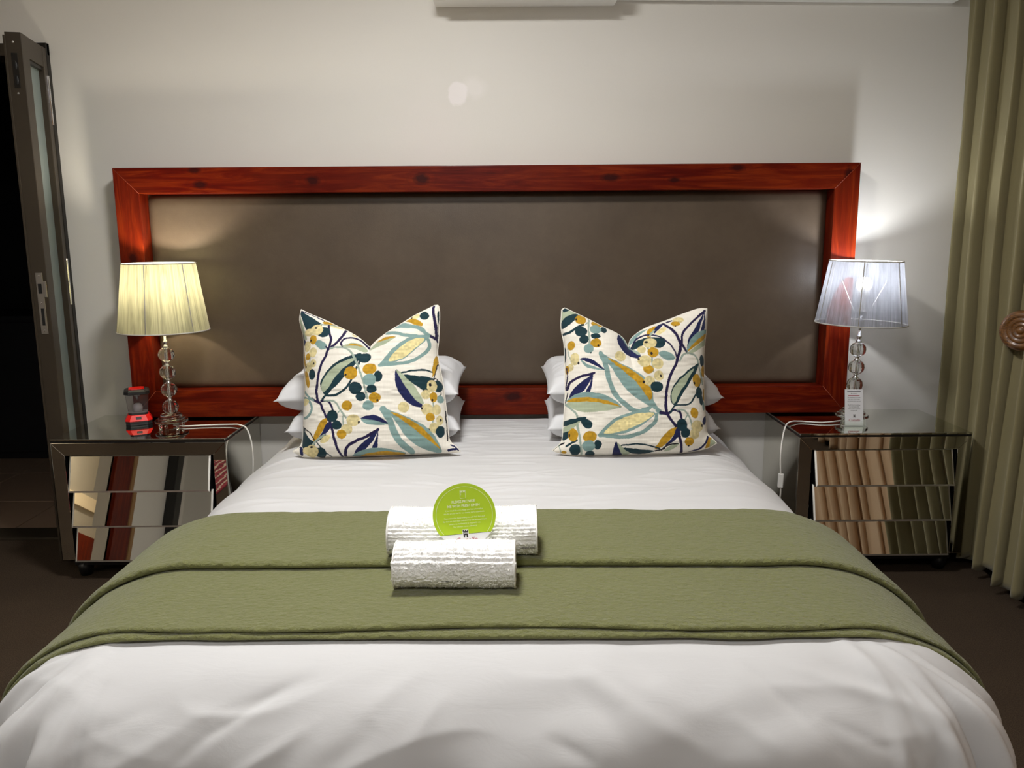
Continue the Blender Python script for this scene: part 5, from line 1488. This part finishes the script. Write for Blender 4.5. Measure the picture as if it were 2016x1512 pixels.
# turned wooden holdback
hk = empty('curtain_holdback', (1.905, 3.045, 1.02))
def turned_wood():
    t = NT('turned_wood')
    v = t.coords((1, 1, 1))
    sep = t.n('SeparateXYZ'); t.l(v, sep.inputs[0])
    n = t.noise(t.coords((10, 60, 60)), 3, 4)
    c = t.ramp(n, [(0.3, srgb(60, 33, 10)), (0.7, srgb(140, 92, 40))])
    return t.done(t.principled(c, 0.35, Coat_Weight=0.3))
wd = turned_wood()
kn = [(0.0, 0.018), (0.008, 0.021), (0.013, 0.010), (0.017, 0.010), (0.023, 0.022), (0.029, 0.010), (0.033, 0.010), (0.040, 0.022), (0.046, 0.010), (0.050, 0.010), (0.058, 0.022), (0.066, 0.014),
      (0.074, 0.010), (0.076, 0.0), (0.070, -0.016), (0.055, -0.03), (0.03, -0.04), (0.012, -0.045), (0.0, -0.045)]
knob = lathe('knob', kn, 48, wd, hk)
arm = lathe('arm', [(0.0, -0.30), (0.035, -0.30), (0.030, -0.27), (0.012, -0.25), (0.012, -0.045), (0.0, -0.044)], 20, wd, hk)
dirv = Vector((-0.80, -0.60, 0.06)).normalized()
q = dirv.to_track_quat('Z', 'Y')
for p in (knob, arm):
    p.rotation_mode = 'QUATERNION'; p.rotation_quaternion = q
tag(hk, 'turned wooden curtain holdback with ringed knob', 'curtain holdback')

# ------------------------------------------------------------------ red rug beside the bed (shows in the mirrors)
def rug_mat():
    t = NT('red_patterned_rug')
    v = t.coords((1, 1, 1))
    ch = t.n('TexChecker'); ch.inputs['Scale'].default_value = 22
    ch.inputs['Color1'].default_value = (0.14, 0.006, 0.012, 1); ch.inputs['Color2'].default_value = (0.25, 0.02, 0.03, 1)
    t.l(t.coords((1, 1, 1), rot=(0, 0, 0.78)), ch.inputs['Vector'])
    wv = t.n('TexWave'); wv.inputs['Scale'].default_value = 8; wv.inputs['Distortion'].default_value = 6
    t.l(v, wv.inputs['Vector'])
    c = t.mix(t.math('GREATER_THAN', wv.outputs['Fac'], 0.82), ch.outputs['Color'], (0.45, 0.36, 0.26))
    return t.done(t.principled(c, 0.9))
rug = empty('rug', (-1.98, 1.80, 0.0))
box('pile', -0.36, 0.36, -0.4, 0.4, 0.001, 0.014, rug_mat(), rug, 0.004)
fr_ = cotton('rug_fringe', srgb(200, 160, 120))
for yy in (-0.43, 0.40):
    box('fringe', -0.36, 0.36, yy, yy + 0.03, 0.001, 0.006, fr_, rug)
tag(rug, 'red patterned rug on the carpet left of the bed', 'rug')
# wall controller and wardrobe reflected in the left nightstand
post = box('wardrobe_post', 0.0, 0.10, -0.07, 0.07, 0.0, 2.6, M['black'], None, 0.01)
post.location = (XL, -1.37, 0)
tag(post, 'tall black post standing against the left wall', 'post')
wc = empty('wall_heater', (XL, -0.72, 1.93))
box('casing', 0.0, 0.07, -0.09, 0.09, -0.06, 0.06, M['white_plastic'], wc, 0.01)
box('grille', 0.068, 0.073, -0.07, 0.07, -0.045, -0.01, M['print_grey'], wc)
tag(wc, 'small white wall heater high on the left wall', 'heater')
